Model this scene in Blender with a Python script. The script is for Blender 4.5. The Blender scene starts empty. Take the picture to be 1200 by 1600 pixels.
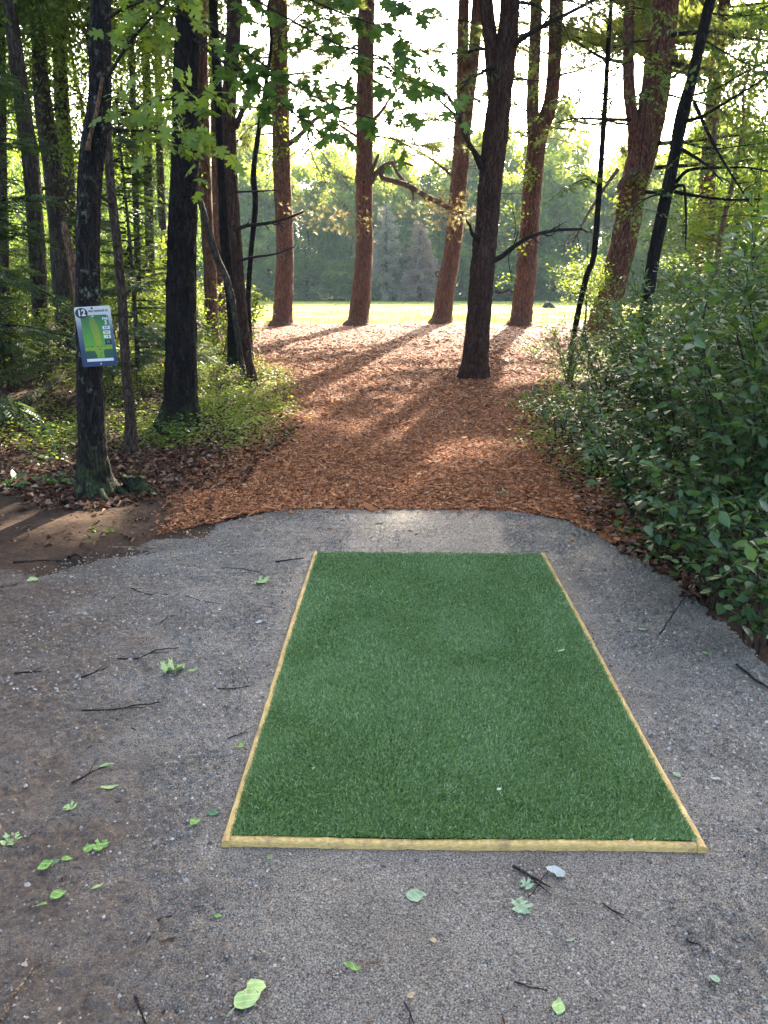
import bpy, math, random
import numpy as np
from mathutils import Vector, Matrix, Euler

random.seed(11)
rng = np.random.default_rng(11)
SC = bpy.context.scene
COL = SC.collection

# ------------------------------------------------------------------ camera
F_PX, CAM_Z = 1232.0, 1.7
PITCH, YAW = math.radians(15.9), math.radians(1.0)
cam_d = bpy.data.cameras.new("camera")
cam_d.sensor_fit = 'VERTICAL'
cam_d.sensor_height = 36.0
cam_d.lens = 36.0 * F_PX / 1600.0
cam_d.clip_start, cam_d.clip_end = 0.05, 2000.0
cam = bpy.data.objects.new("camera", cam_d)
COL.objects.link(cam)
cam.location = (0, 0, CAM_Z)
cam.rotation_euler = (math.pi / 2 - PITCH, 0, YAW)
SC.camera = cam

# ------------------------------------------------------------------ daylight
SUN_EL, SUN_AZ = math.radians(29.0), math.radians(13.5)      # azimuth to the right of +Y
SKY_STRENGTH, SUN_STRENGTH, EXPOSURE = 0.15, 5.0, 3.1
w = bpy.data.worlds.new("World")
SC.world = w
w.use_nodes = True
nt = w.node_tree
nt.nodes.clear()
out = nt.nodes.new("ShaderNodeOutputWorld")
bg = nt.nodes.new("ShaderNodeBackground")
sky = nt.nodes.new("ShaderNodeTexSky")
sky.sky_type = 'NISHITA'
sky.sun_disc = False
sky.sun_elevation = SUN_EL
sky.sun_rotation = SUN_AZ
sky.air_density, sky.dust_density, sky.ozone_density = 0.8, 4.5, 0.6
bg.inputs["Strength"].default_value = SKY_STRENGTH
nt.links.new(sky.outputs[0], bg.inputs["Color"])
nt.links.new(bg.outputs[0], out.inputs["Surface"])
sun_d = bpy.data.lights.new("sun", 'SUN')
sun_d.energy, sun_d.angle, sun_d.color = SUN_STRENGTH, math.radians(0.53), (1.0, 0.88, 0.70)
sun = bpy.data.objects.new("sun", sun_d)
COL.objects.link(sun)
SUN_DIR = Vector((math.sin(SUN_AZ) * math.cos(SUN_EL), math.cos(SUN_AZ) * math.cos(SUN_EL), math.sin(SUN_EL)))
sun.rotation_euler = SUN_DIR.to_track_quat('Z', 'Y').to_euler()
sun.location = (10, 40, 40)
SC.view_settings.view_transform = 'Standard'
SC.view_settings.look = 'None'
SC.view_settings.gamma = 1.0
SC.view_settings.use_curve_mapping = False
SC.view_settings.exposure = EXPOSURE
SC.render.engine = 'CYCLES'
cy = SC.cycles
cy.use_denoising = True
cy.max_bounces, cy.diffuse_bounces, cy.glossy_bounces, cy.transmission_bounces = 6, 3, 2, 3
cy.volume_bounces, cy.transparent_max_bounces = 0, 6
cy.sample_clamp_indirect = 6.0
cy.use_adaptive_sampling = True
cy.adaptive_threshold = 0.015

# ------------------------------------------------------------------ geometry of the view (used only to survey the place)
_f = np.array([-math.sin(YAW) * math.cos(PITCH), math.cos(YAW) * math.cos(PITCH), -math.sin(PITCH)])
_r = np.array([math.cos(YAW), math.sin(YAW), 0.0])
_u = np.cross(_r, _f)
_c = np.array([0, 0, CAM_Z])


def sstep(t):
    t = np.clip(t, 0, 1)
    return t * t * (3 - 2 * t)


def H(x, y):
    """Height of the ground: level at the pad, a gentle rise to the meadow, small humps in the woods."""
    x = np.asarray(x, float)
    y = np.asarray(y, float)
    h = 0.45 * sstep((y - 8.5) / 18.0)
    off = sstep((np.abs(x - 0.3) - 2.6) / 3.0) * sstep((60 - y) / 20)
    h = h + off * 0.07 * (np.sin(x * 1.3 + 0.7 * y) * np.sin(y * 0.9 + 1.7) + 0.6 * np.sin(2.3 * x - 1.1 * y))
    mound = sstep((28.5 - y) / 3) * sstep((y - 8) / 4)
    h = h + mound * 0.025 * np.sin(x * 1.9 + 0.5) * np.sin(y * 1.3)
    return h


def ray(px, py):
    return _f + _r * (px - 600) / F_PX + _u * (800 - py) / F_PX


def ground(px, py):
    d = ray(px, py)
    z = 0.0
    q = None
    for _ in range(50):
        t = (z - CAM_Z) / d[2]
        q = _c + d * t
        z = 0.5 * z + 0.5 * float(H(q[0], q[1]))
    return np.array([q[0], q[1], float(H(q[0], q[1]))])


def at(px, py, Y):
    d = ray(px, py)
    return _c + d * (Y / d[1])


def ppm(P):
    """pixels of the photograph per metre at P"""
    return F_PX / float(np.dot(np.asarray(P) - _c, _f))


# ------------------------------------------------------------------ materials
class NT:
    def __init__(self, name):
        self.m = bpy.data.materials.new(name)
        self.m.use_nodes = True
        self.t = self.m.node_tree
        self.t.nodes.clear()
        self.out = self.n("ShaderNodeOutputMaterial")

    def n(self, t, **kw):
        x = self.t.nodes.new(t)
        for k, v in kw.items():
            setattr(x, k, v)
        return x

    def l(self, a, b):
        self.t.links.new(a, b)

    def coord(self, which="Object", scale=(1, 1, 1), rot=(0, 0, 0)):
        if which == "Position":
            s = self.n("ShaderNodeNewGeometry").outputs["Position"]
        else:
            s = self.n("ShaderNodeTexCoord").outputs[which]
        mp = self.n("ShaderNodeMapping")
        mp.inputs["Scale"].default_value = scale
        mp.inputs["Rotation"].default_value = rot
        self.l(s, mp.inputs["Vector"])
        return mp.outputs[0]

    def noise(self, vec, scale, detail=4, rough=0.6, dist=0.0):
        x = self.n("ShaderNodeTexNoise")
        x.inputs["Scale"].default_value = scale
        x.inputs["Detail"].default_value = detail
        x.inputs["Roughness"].default_value = rough
        x.inputs["Distortion"].default_value = dist
        self.l(vec, x.inputs["Vector"])
        return x.outputs["Fac"]

    def voro(self, vec, scale, feature='F1', out="Distance"):
        x = self.n("ShaderNodeTexVoronoi", feature=feature)
        x.inputs["Scale"].default_value = scale
        self.l(vec, x.inputs["Vector"])
        return x.outputs[out]

    def ramp(self, fac, stops, interp='LINEAR'):
        x = self.n("ShaderNodeValToRGB")
        x.color_ramp.interpolation = interp
        e = x.color_ramp.elements
        while len(e) < len(stops):
            e.new(0.5)
        for k, (p, c) in enumerate(stops):
            e[k].position = p
            e[k].color = (*c, 1) if len(c) == 3 else c
        self.l(fac, x.inputs[0])
        return x.outputs[0]

    def mix(self, fac, a, b, mode='MIX'):
        x = self.n("ShaderNodeMix", data_type='RGBA', blend_type=mode)
        for s, v in ((x.inputs[0], fac), (x.inputs[6], a), (x.inputs[7], b)):
            if isinstance(v, (int, float)):
                s.default_value = v
            elif isinstance(v, tuple):
                s.default_value = (*v, 1) if len(v) == 3 else v
            else:
                self.l(v, s)
        return x.outputs[2]

    def math(self, op, a, b=0.0):
        x = self.n("ShaderNodeMath", operation=op)
        for s, v in ((x.inputs[0], a), (x.inputs[1], b)):
            if isinstance(v, (int, float)):
                s.default_value = v
            else:
                self.l(v, s)
        return x.outputs[0]

    def bump(self, h, strength, dist, prev=None):
        x = self.n("ShaderNodeBump")
        x.inputs["Strength"].default_value = strength
        x.inputs["Distance"].default_value = dist
        self.l(h, x.inputs["Height"])
        if prev is not None:
            self.l(prev, x.inputs["Normal"])
        return x.outputs[0]

    def bsdf(self, color, rough=0.8, spec=0.3, normal=None):
        b = self.n("ShaderNodeBsdfPrincipled")
        if isinstance(color, tuple):
            b.inputs["Base Color"].default_value = (*color, 1)
        else:
            self.l(color, b.inputs["Base Color"])
        if isinstance(rough, (int, float)):
            b.inputs["Roughness"].default_value = rough
        else:
            self.l(rough, b.inputs["Roughness"])
        b.inputs["Specular IOR Level"].default_value = spec
        if normal is not None:
            self.l(normal, b.inputs["Normal"])
        return b.outputs[0]

    def done(self, sh):
        self.l(sh, self.out.inputs["Surface"])
        return self.m


def leaf_mat(name, cols, trans, tfac=0.4, rough=0.42, spec=0.35):
    """Leaves: each its own tone; light passes through the blade."""
    a = NT(name)
    isl = a.n("ShaderNodeNewGeometry").outputs["Random Per Island"]
    ob = a.n("ShaderNodeObjectInfo").outputs["Random"]
    r = a.math('FRACT', a.math('ADD', isl, ob))
    n = len(cols)
    c = a.ramp(r, [(i / max(1, n - 1), col) for i, col in enumerate(cols)])
    p = a.bsdf(c, rough, spec)
    t = a.n("ShaderNodeBsdfTranslucent")
    a.l(a.mix(0.65, c, trans), t.inputs["Color"])
    m = a.n("ShaderNodeMixShader")
    m.inputs[0].default_value = tfac
    a.l(p, m.inputs[1])
    a.l(t.outputs[0], m.inputs[2])
    return a.done(m.outputs[0])


def island_mat(name, stops, rough=0.85, spec=0.2, trans=0.0):
    a = NT(name)
    isl = a.n("ShaderNodeNewGeometry").outputs["Random Per Island"]
    c = a.ramp(isl, stops)
    p = a.bsdf(c, rough, spec)
    if trans > 0:
        t = a.n("ShaderNodeBsdfTranslucent")
        a.l(c, t.inputs["Color"])
        m = a.n("ShaderNodeMixShader")
        m.inputs[0].default_value = trans
        a.l(p, m.inputs[1])
        a.l(t.outputs[0], m.inputs[2])
        p = m.outputs[0]
    return a.done(p)


def bark_mat(name, dark, mid, light, scale=1.0, lichen=None, moss=None):
    a = NT(name)
    v = a.coord("Object", (9 * scale, 9 * scale, 2.2 * scale))
    n1 = a.noise(v, 1.6, 6, 0.65, 0.4)
    vc = a.n("ShaderNodeTexVoronoi", feature='DISTANCE_TO_EDGE')
    vc.inputs["Scale"].default_value = 2.2
    vm = a.n("ShaderNodeVectorMath", operation='ADD')
    nn = a.n("ShaderNodeTexNoise")
    nn.inputs["Scale"].default_value = 2.0
    a.l(v, nn.inputs["Vector"])
    a.l(v, vm.inputs[0])
    a.l(nn.outputs["Color"], vm.inputs[1])
    a.l(vm.outputs[0], vc.inputs["Vector"])
    crack = a.ramp(vc.outputs["Distance"], [(0.0, (0, 0, 0)), (0.16, (1, 1, 1))])
    c = a.ramp(n1, [(0.3, dark), (0.52, mid), (0.75, light)])
    c = a.mix(a.math('MULTIPLY', a.math('SUBTRACT', 1.0, crack), 0.75), c, tuple(0.35 * k for k in dark))
    v2 = a.coord("Object", (1, 1, 1))
    if lichen:
        m = a.ramp(a.noise(v2, 13, 5, 0.7), [(0.56, (0, 0, 0)), (0.64, (1, 1, 1))])
        m2 = a.ramp(a.noise(v2, 2.0, 2), [(0.42, (0, 0, 0)), (0.6, (1, 1, 1))])
        c = a.mix(a.math('MULTIPLY', m, m2), c, lichen)
    if moss:
        sep = a.n("ShaderNodeSeparateXYZ")
        a.l(v2, sep.inputs[0])
        low = a.ramp(a.math('ADD', sep.outputs[2], a.math('MULTIPLY', a.noise(v2, 6, 4), 0.5)), [(0.25, (1, 1, 1)), (0.75, (0, 0, 0))])
        c = a.mix(a.math('MULTIPLY', low, a.ramp(a.noise(v2, 9, 4), [(0.42, (0, 0, 0)), (0.6, (1, 1, 1))])), c, moss)
    b = a.bump(crack, 0.9, 0.02)
    b = a.bump(a.noise(v, 5.0, 5, 0.7), 0.6, 0.012, b)
    return a.done(a.bsdf(c, 0.9, 0.15, b))


M = {}
M['bark_red'] = bark_mat('red pine bark', (0.058, 0.027, 0.016), (0.155, 0.068, 0.040), (0.25, 0.13, 0.084), 1.0)
M['bark_pine_dark'] = bark_mat('dark pine bark', (0.026, 0.013, 0.008), (0.060, 0.030, 0.019), (0.105, 0.058, 0.038), 1.3)  # darker copy of the pine bark: shade on near trunks put into the colour
M['bark_dark'] = bark_mat('dark maple bark', (0.006, 0.0042, 0.003), (0.013, 0.0095, 0.0068), (0.030, 0.023, 0.017), 1.3, moss=(0.035, 0.05, 0.012))  # tone darkened to hold the shade that near trunks stand in
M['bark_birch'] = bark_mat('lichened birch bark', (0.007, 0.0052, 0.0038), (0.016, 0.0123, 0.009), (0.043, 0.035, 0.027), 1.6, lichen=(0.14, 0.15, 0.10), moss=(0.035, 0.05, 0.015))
M['bark_grey'] = bark_mat('grey woodland bark', (0.034, 0.026, 0.019), (0.072, 0.056, 0.042), (0.13, 0.105, 0.08), 1.0)
M['bark_stem'] = bark_mat('brown sapling bark', (0.03, 0.02, 0.013), (0.06, 0.04, 0.027), (0.10, 0.075, 0.055), 2.0)
M['dead_wood'] = bark_mat('dead branch wood', (0.11, 0.062, 0.04), (0.19, 0.11, 0.07), (0.30, 0.19, 0.13), 2.5)
M['twig'] = bark_mat('dark twig wood', (0.02, 0.016, 0.012), (0.045, 0.034, 0.026), (0.09, 0.07, 0.055), 4.0)
M['pale_twig'] = bark_mat('bleached twig wood', (0.16, 0.10, 0.06), (0.28, 0.19, 0.12), (0.38, 0.28, 0.19), 4.0)
M['peeled'] = bark_mat('peeled bark', (0.08, 0.045, 0.025), (0.14, 0.08, 0.045), (0.20, 0.12, 0.07), 2.0)

M['leaf_shrub'] = leaf_mat('shrub leaves', [(0.016, 0.044, 0.016), (0.026, 0.064, 0.021), (0.040, 0.086, 0.025), (0.075, 0.13, 0.026)], (0.20, 0.34, 0.03), 0.32, 0.42, 0.38)
M['leaf_maple'] = leaf_mat('maple leaves', [(0.034, 0.072, 0.013), (0.052, 0.10, 0.016), (0.07, 0.12, 0.018)], (0.17, 0.33, 0.03), 0.42, 0.5, 0.12)
M['leaf_bright'] = leaf_mat('young sunlit leaves', [(0.06, 0.12, 0.022), (0.085, 0.15, 0.025), (0.12, 0.18, 0.028)], (0.36, 0.46, 0.03), 0.5, 0.5, 0.25)  # lighter leaf copy, with sunlight on the foliage put into the colour
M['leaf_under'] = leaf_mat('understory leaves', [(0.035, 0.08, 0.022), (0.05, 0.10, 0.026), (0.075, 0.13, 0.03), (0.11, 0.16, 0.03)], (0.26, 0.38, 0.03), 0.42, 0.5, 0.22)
M['leaf_cover'] = leaf_mat('ground plants', [(0.05, 0.10, 0.02), (0.08, 0.14, 0.022), (0.11, 0.17, 0.025), (0.15, 0.20, 0.03)], (0.36, 0.46, 0.03), 0.48, 0.5, 0.2)
M['leaf_hemlock'] = leaf_mat('hemlock needles', [(0.022, 0.05, 0.022), (0.035, 0.07, 0.028), (0.055, 0.095, 0.03)], (0.14, 0.22, 0.04), 0.3)
M['leaf_pine'] = leaf_mat('pine needles', [(0.035, 0.06, 0.022), (0.055, 0.085, 0.028), (0.09, 0.11, 0.03)], (0.36, 0.42, 0.07), 0.45)
M['leaf_dry'] = leaf_mat('dying pine needles', [(0.12, 0.12, 0.03), (0.18, 0.16, 0.045), (0.24, 0.17, 0.07)], (0.35, 0.28, 0.08), 0.35)
M['leaf_far'] = leaf_mat('far treetop leaves', [(0.05, 0.105, 0.024), (0.075, 0.135, 0.026), (0.115, 0.165, 0.028)], (0.50, 0.58, 0.05), 0.55, 0.6, 0.15)
M['leaf_pale'] = leaf_mat('pale spruce needles', [(0.24, 0.25, 0.16), (0.30, 0.29, 0.19), (0.34, 0.28, 0.2)], (0.5, 0.48, 0.32), 0.62)
M['leaf_rust'] = leaf_mat('rusty spruce needles', [(0.30, 0.21, 0.15), (0.36, 0.25, 0.18), (0.26, 0.23, 0.14)], (0.52, 0.38, 0.26), 0.62)


def fallen_mat(name, a_, b_, vein):
    a = NT(name)
    v = a.coord("Object")
    c = a.ramp(a.noise(v, 28, 4, 0.7), [(0.35, a_), (0.65, b_)])
    spots = a.ramp(a.noise(v, 60, 3, 0.6), [(0.66, (0, 0, 0)), (0.72, (1, 1, 1))])
    c = a.mix(spots, c, tuple(k * 0.35 for k in a_))
    wv = a.n("ShaderNodeTexWave", wave_type='BANDS', bands_direction='DIAGONAL')
    wv.inputs["Scale"].default_value = 26
    wv.inputs["Distortion"].default_value = 1.5
    a.l(v, wv.inputs["Vector"])
    vv = a.ramp(wv.outputs["Fac"], [(0.86, (0, 0, 0)), (0.98, (1, 1, 1))])
    c = a.mix(a.math('MULTIPLY', vv, 0.55), c, vein)
    b = a.bump(a.noise(v, 40, 3), 0.5, 0.004)
    return a.done(a.bsdf(c, 0.6, 0.15, b))


M['fallen_green'] = fallen_mat('fresh fallen leaf', (0.10, 0.19, 0.035), (0.20, 0.32, 0.07), (0.32, 0.42, 0.16))
M['fallen_pale'] = fallen_mat('pale leaf underside', (0.20, 0.28, 0.085), (0.32, 0.41, 0.15), (0.42, 0.47, 0.25))
M['fallen_blue'] = fallen_mat('bluish leaf underside', (0.14, 0.20, 0.105), (0.25, 0.32, 0.185), (0.34, 0.39, 0.26))
M['fallen_dark'] = fallen_mat('dark fallen leaf', (0.04, 0.085, 0.04), (0.09, 0.16, 0.08), (0.16, 0.24, 0.14))
M['fallen_tan'] = fallen_mat('dry tan leaf', (0.30, 0.19, 0.09), (0.46, 0.32, 0.17), (0.5, 0.38, 0.22))
M['fallen_white'] = fallen_mat('bleached scrap', (0.27, 0.275, 0.23), (0.38, 0.385, 0.33), (0.42, 0.42, 0.36))

M['litter'] = island_mat('leaf litter', [(0, (0.03, 0.016, 0.010)), (0.35, (0.065, 0.032, 0.019)), (0.7, (0.13, 0.062, 0.036)), (0.92, (0.23, 0.14, 0.085)), (1, (0.28, 0.21, 0.15))], 0.85, 0.06, 0.1)
M['chips'] = island_mat('wood chips', [(0, (0.085, 0.032, 0.016)), (0.3, (0.22, 0.080, 0.033)), (0.65, (0.38, 0.148, 0.060)), (0.9, (0.45, 0.195, 0.082)), (1, (0.50, 0.29, 0.16))], 0.85, 0.05)
M['grit'] = island_mat('crushed stone grit', [(0, (0.035, 0.029, 0.024)), (0.35, (0.085, 0.071, 0.054)), (0.7, (0.215, 0.186, 0.146)), (0.96, (0.30, 0.266, 0.216)), (1, (0.40, 0.365, 0.31))], 0.5, 0.4)  # pale specks, brightest ones also painted as glossy highlights
M['turf'] = island_mat('turf blades', [(0, (0.06, 0.115, 0.024)), (0.5, (0.12, 0.215, 0.046)), (0.85, (0.185, 0.30, 0.085)), (1, (0.46, 0.54, 0.33))], 0.38, 0.5, 0.15)  # palest blades are glints painted into the colour
M['meadow_blade'] = island_mat('meadow grass blades', [(0, (0.15, 0.22, 0.025)), (0.6, (0.24, 0.28, 0.032)), (1, (0.34, 0.31, 0.08))], 0.7, 0.1, 0.5)


def m_ground():
    a = NT('forest soil')
    v = a.coord("Position")
    c = a.ramp(a.noise(v, 2.2, 7, 0.7), [(0.3, (0.024, 0.015, 0.009)), (0.5, (0.052, 0.031, 0.018)), (0.7, (0.09, 0.054, 0.032))])
    c2 = a.ramp(a.noise(v, 45, 4, 0.7), [(0.35, (0.5, 0.5, 0.5)), (0.65, (1.35, 1.3, 1.25))])
    c = a.mix(1.0, c, c2, 'MULTIPLY')
    b = a.bump(a.noise(v, 25, 6, 0.7), 0.7, 0.03)
    return a.done(a.bsdf(c, 0.95, 0.1, b))


def m_gravel():
    a = NT('crushed stone and mud')
    v = a.coord("Position")
    fine = a.noise(v, 190, 4, 0.75)
    c = a.ramp(fine, [(0.39, (0.018, 0.014, 0.010)), (0.47, (0.12, 0.10, 0.074)), (0.57, (0.25, 0.212, 0.16)), (0.69, (0.45, 0.40, 0.32))])  # stone tones; bump hollows painted dark as shade in the pits
    lump = a.noise(v, 3.2, 5, 0.6)
    c = a.mix(1.0, c, a.ramp(lump, [(0.3, (0.72, 0.70, 0.68)), (0.7, (1.22, 1.22, 1.24))]), 'MULTIPLY')
    # muddy soil worked into the stone towards the trees on the left and the camera
    sep = a.n("ShaderNodeSeparateXYZ")
    a.l(v, sep.inputs[0])
    wob = a.math('MULTIPLY', a.math('SUBTRACT', a.noise(v, 1.7, 5, 0.65), 0.5), 2.6)
    k = a.math('ADD', a.math('SUBTRACT', -0.5, sep.outputs[0]), wob)
    k = a.math('ADD', k, a.math('MULTIPLY', a.math('SUBTRACT', 2.2, sep.outputs[1]), 0.35))
    # and along the bare soil beyond
    k2 = a.math('ADD', a.math('MULTIPLY', sep.outputs[0], -1.65), a.math('MULTIPLY', sep.outputs[1], 1.9))
    k2 = a.math('ADD', a.math('SUBTRACT', k2, 12.4), a.math('MULTIPLY', wob, 0.8))
    k = a.math('MAXIMUM', k, k2)
    mud = a.ramp(k, [(0.0, (0, 0, 0)), (0.9, (0.9, 0.9, 0.9))])
    mudc = a.ramp(a.noise(v, 70, 5, 0.7), [(0.35, (0.038, 0.023, 0.013)), (0.65, (0.15, 0.094, 0.054))])
    c = a.mix(mud, c, mudc)
    b = a.bump(a.noise(v, 85, 5, 0.7), 1.0, 0.016)
    b = a.bump(fine, 0.7, 0.004, b)
    rough = a.ramp(a.noise(v, 30, 3), [(0.35, (0.45, 0.45, 0.45)), (0.6, (0.8, 0.8, 0.8))])
    return a.done(a.bsdf(c, rough, 0.4, b))


def m_mulch():
    a = NT('shredded wood mulch')
    v = a.coord("Position")
    n = a.noise(v, 55, 5, 0.75, 0.6)
    c = a.ramp(n, [(0.3, (0.035, 0.016, 0.010)), (0.5, (0.10, 0.045, 0.026)), (0.68, (0.22, 0.10, 0.058))])  # sheet darkened to paint shade into the gaps between loose chips
    c = a.mix(1.0, c, a.ramp(a.noise(v, 1.3, 4), [(0.3, (0.78, 0.76, 0.74)), (0.7, (1.12, 1.12, 1.12))]), 'MULTIPLY')
    b = a.bump(a.noise(v, 40, 6, 0.75), 0.8, 0.03)
    return a.done(a.bsdf(c, 0.9, 0.15, b))


def m_meadow():
    a = NT('mown meadow grass')
    v = a.coord("Position")
    c = a.ramp(a.noise(v, 0.35, 6, 0.65), [(0.3, (0.15, 0.20, 0.028)), (0.5, (0.21, 0.24, 0.038)), (0.66, (0.31, 0.24, 0.08))])
    c = a.mix(1.0, c, a.ramp(a.noise(v, 12, 4, 0.7), [(0.3, (0.7, 0.7, 0.7)), (0.7, (1.2, 1.2, 1.2))]), 'MULTIPLY')
    b = a.bump(a.noise(v, 22, 5, 0.7), 0.8, 0.05)
    return a.done(a.bsdf(c, 0.95, 0.1, b))


def m_lumber():
    a = NT('weathered yellow pine board')
    v = a.coord("Object")
    vs = a.coord("Object", (6, 1.0, 30))
    c = a.ramp(a.noise(vs, 9, 5, 0.6, 0.6), [(0.3, (0.30, 0.175, 0.05)), (0.55, (0.47, 0.31, 0.10)), (0.75, (0.58, 0.42, 0.17))])
    stain = a.ramp(a.noise(v, 12, 5, 0.7), [(0.52, (0, 0, 0)), (0.72, (1, 1, 1))])
    c = a.mix(a.math('MULTIPLY', stain, 0.8), c, (0.13, 0.085, 0.05))
    grit = a.ramp(a.noise(v, 140, 3, 0.6), [(0.66, (0, 0, 0)), (0.72, (1, 1, 1))])
    c = a.mix(grit, c, (0.05, 0.04, 0.032))
    b = a.bump(a.noise(vs, 14, 4), 0.3, 0.003)
    return a.done(a.bsdf(c, 0.7, 0.3, b))


def m_plain(name, c, rough=0.5, spec=0.4):
    a = NT(name)
    v = a.coord("Object")
    cc = a.mix(1.0, c, a.ramp(a.noise(v, 30, 3), [(0.3, (0.88, 0.88, 0.88)), (0.7, (1.06, 1.06, 1.06))]), 'MULTIPLY')
    return a.done(a.bsdf(cc, rough, spec))


def m_gradient(name, axis, lo, hi, stops, rough=0.4):
    """flat print whose ink changes along the panel"""
    a = NT(name)
    v = a.coord("Object")
    sep = a.n("ShaderNodeSeparateXYZ")
    a.l(v, sep.inputs[0])
    mr = a.n("ShaderNodeMapRange")
    mr.inputs["From Min"].default_value = lo
    mr.inputs["From Max"].default_value = hi
    a.l(sep.outputs[axis], mr.inputs["Value"])
    c = a.ramp(mr.outputs[0], stops)
    c = a.mix(1.0, c, a.ramp(a.noise(v, 40, 4), [(0.3, (0.9, 0.9, 0.9)), (0.7, (1.06, 1.06, 1.06))]), 'MULTIPLY')
    return a.done(a.bsdf(c, rough, 0.4))


M['ground'], M['gravel'], M['mulch'], M['meadow'], M['lumber'] = m_ground(), m_gravel(), m_mulch(), m_meadow(), m_lumber()
M['turf_back'] = m_plain('turf backing', (0.014, 0.045, 0.016), 0.9, 0.1)


# ------------------------------------------------------------------ mesh helpers
def raw_mesh(name, chunks, mat, smooth=False):
    vs, loops, sizes, off = [], [], [], 0
    for V, Fc in chunks:
        V = np.asarray(V, np.float32).reshape(-1, 3)
        Fc = np.asarray(Fc, np.int32)
        if len(Fc) == 0:
            continue
        vs.append(V)
        loops.append((Fc + off).ravel())
        sizes.append(np.full(len(Fc), Fc.shape[1], np.int32))
        off += len(V)
    V = np.concatenate(vs)
    L = np.concatenate(loops)
    S = np.concatenate(sizes)
    me = bpy.data.meshes.new(name)
    me.vertices.add(len(V))
    me.vertices.foreach_set("co", V.ravel())
    me.loops.add(len(L))
    me.loops.foreach_set("vertex_index", L)
    me.polygons.add(len(S))
    me.polygons.foreach_set("loop_start", np.concatenate([[0], np.cumsum(S)[:-1]]).astype(np.int32))
    if smooth:
        me.polygons.foreach_set("use_smooth", np.ones(len(S), bool))
    me.update(calc_edges=True)
    me.validate()
    for m in (mat if isinstance(mat, (list, tuple)) else [mat]):
        me.materials.append(m)
    return me


def wloc(o):
    p = Vector((0, 0, 0))
    while o is not None:
        p = p + Vector(o.location)
        o = o.parent
    return np.array(p)


def link(name, data, parent=None):
    o = bpy.data.objects.new(name, data)
    COL.objects.link(o)
    if parent is not None:
        o.parent = parent
    return o


def build(name, chunks, mat, parent=None, smooth=False, kind=None, origin=None):
    """chunks are in world space; the object's own origin is its parent's (or ORIGIN)"""
    o0 = wloc(parent) if parent is not None else (np.array(origin, float) if origin is not None else np.zeros(3))
    ch = [(np.asarray(V, float).reshape(-1, 3) - o0, Fc) for V, Fc in chunks]
    o = link(name, raw_mesh(name, ch, mat, smooth), parent)
    if parent is None and origin is not None:
        o.location = origin
    if kind:
        o['kind'] = kind
    return o


def tag(o, label, cat, group=None):
    o['label'] = label
    o['category'] = cat
    if group:
        o['group'] = group
    return o


def thing(name, label, cat, loc, group=None):
    o = link(name, None)
    o.location = Vector([float(k) for k in loc])
    o.empty_display_size = 0.2
    return tag(o, label, cat, group)


def smooth_path(pts, rad, step):
    pts = np.asarray(pts, float)
    rad = np.asarray(rad, float)
    P = np.vstack([2 * pts[0] - pts[1], pts, 2 * pts[-1] - pts[-2]])
    R = np.concatenate([[rad[0]], rad, [rad[-1]]])
    oP, oR = [], []
    for i in range(1, len(P) - 2):
        n = max(2, int(np.linalg.norm(P[i + 1] - P[i]) / step))
        t = np.linspace(0, 1, n, endpoint=False)[:, None]
        a, b, c, d = P[i - 1], P[i], P[i + 1], P[i + 2]
        oP.append(0.5 * ((2 * b) + (-a + c) * t + (2 * a - 5 * b + 4 * c - d) * t * t + (-a + 3 * b - 3 * c + d) * t ** 3))
        oR.append((R[i] + (R[i + 1] - R[i]) * t[:, 0]))
    oP.append(P[-2][None])
    oR.append([R[-2]])
    return np.vstack(oP), np.concatenate(oR)


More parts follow.
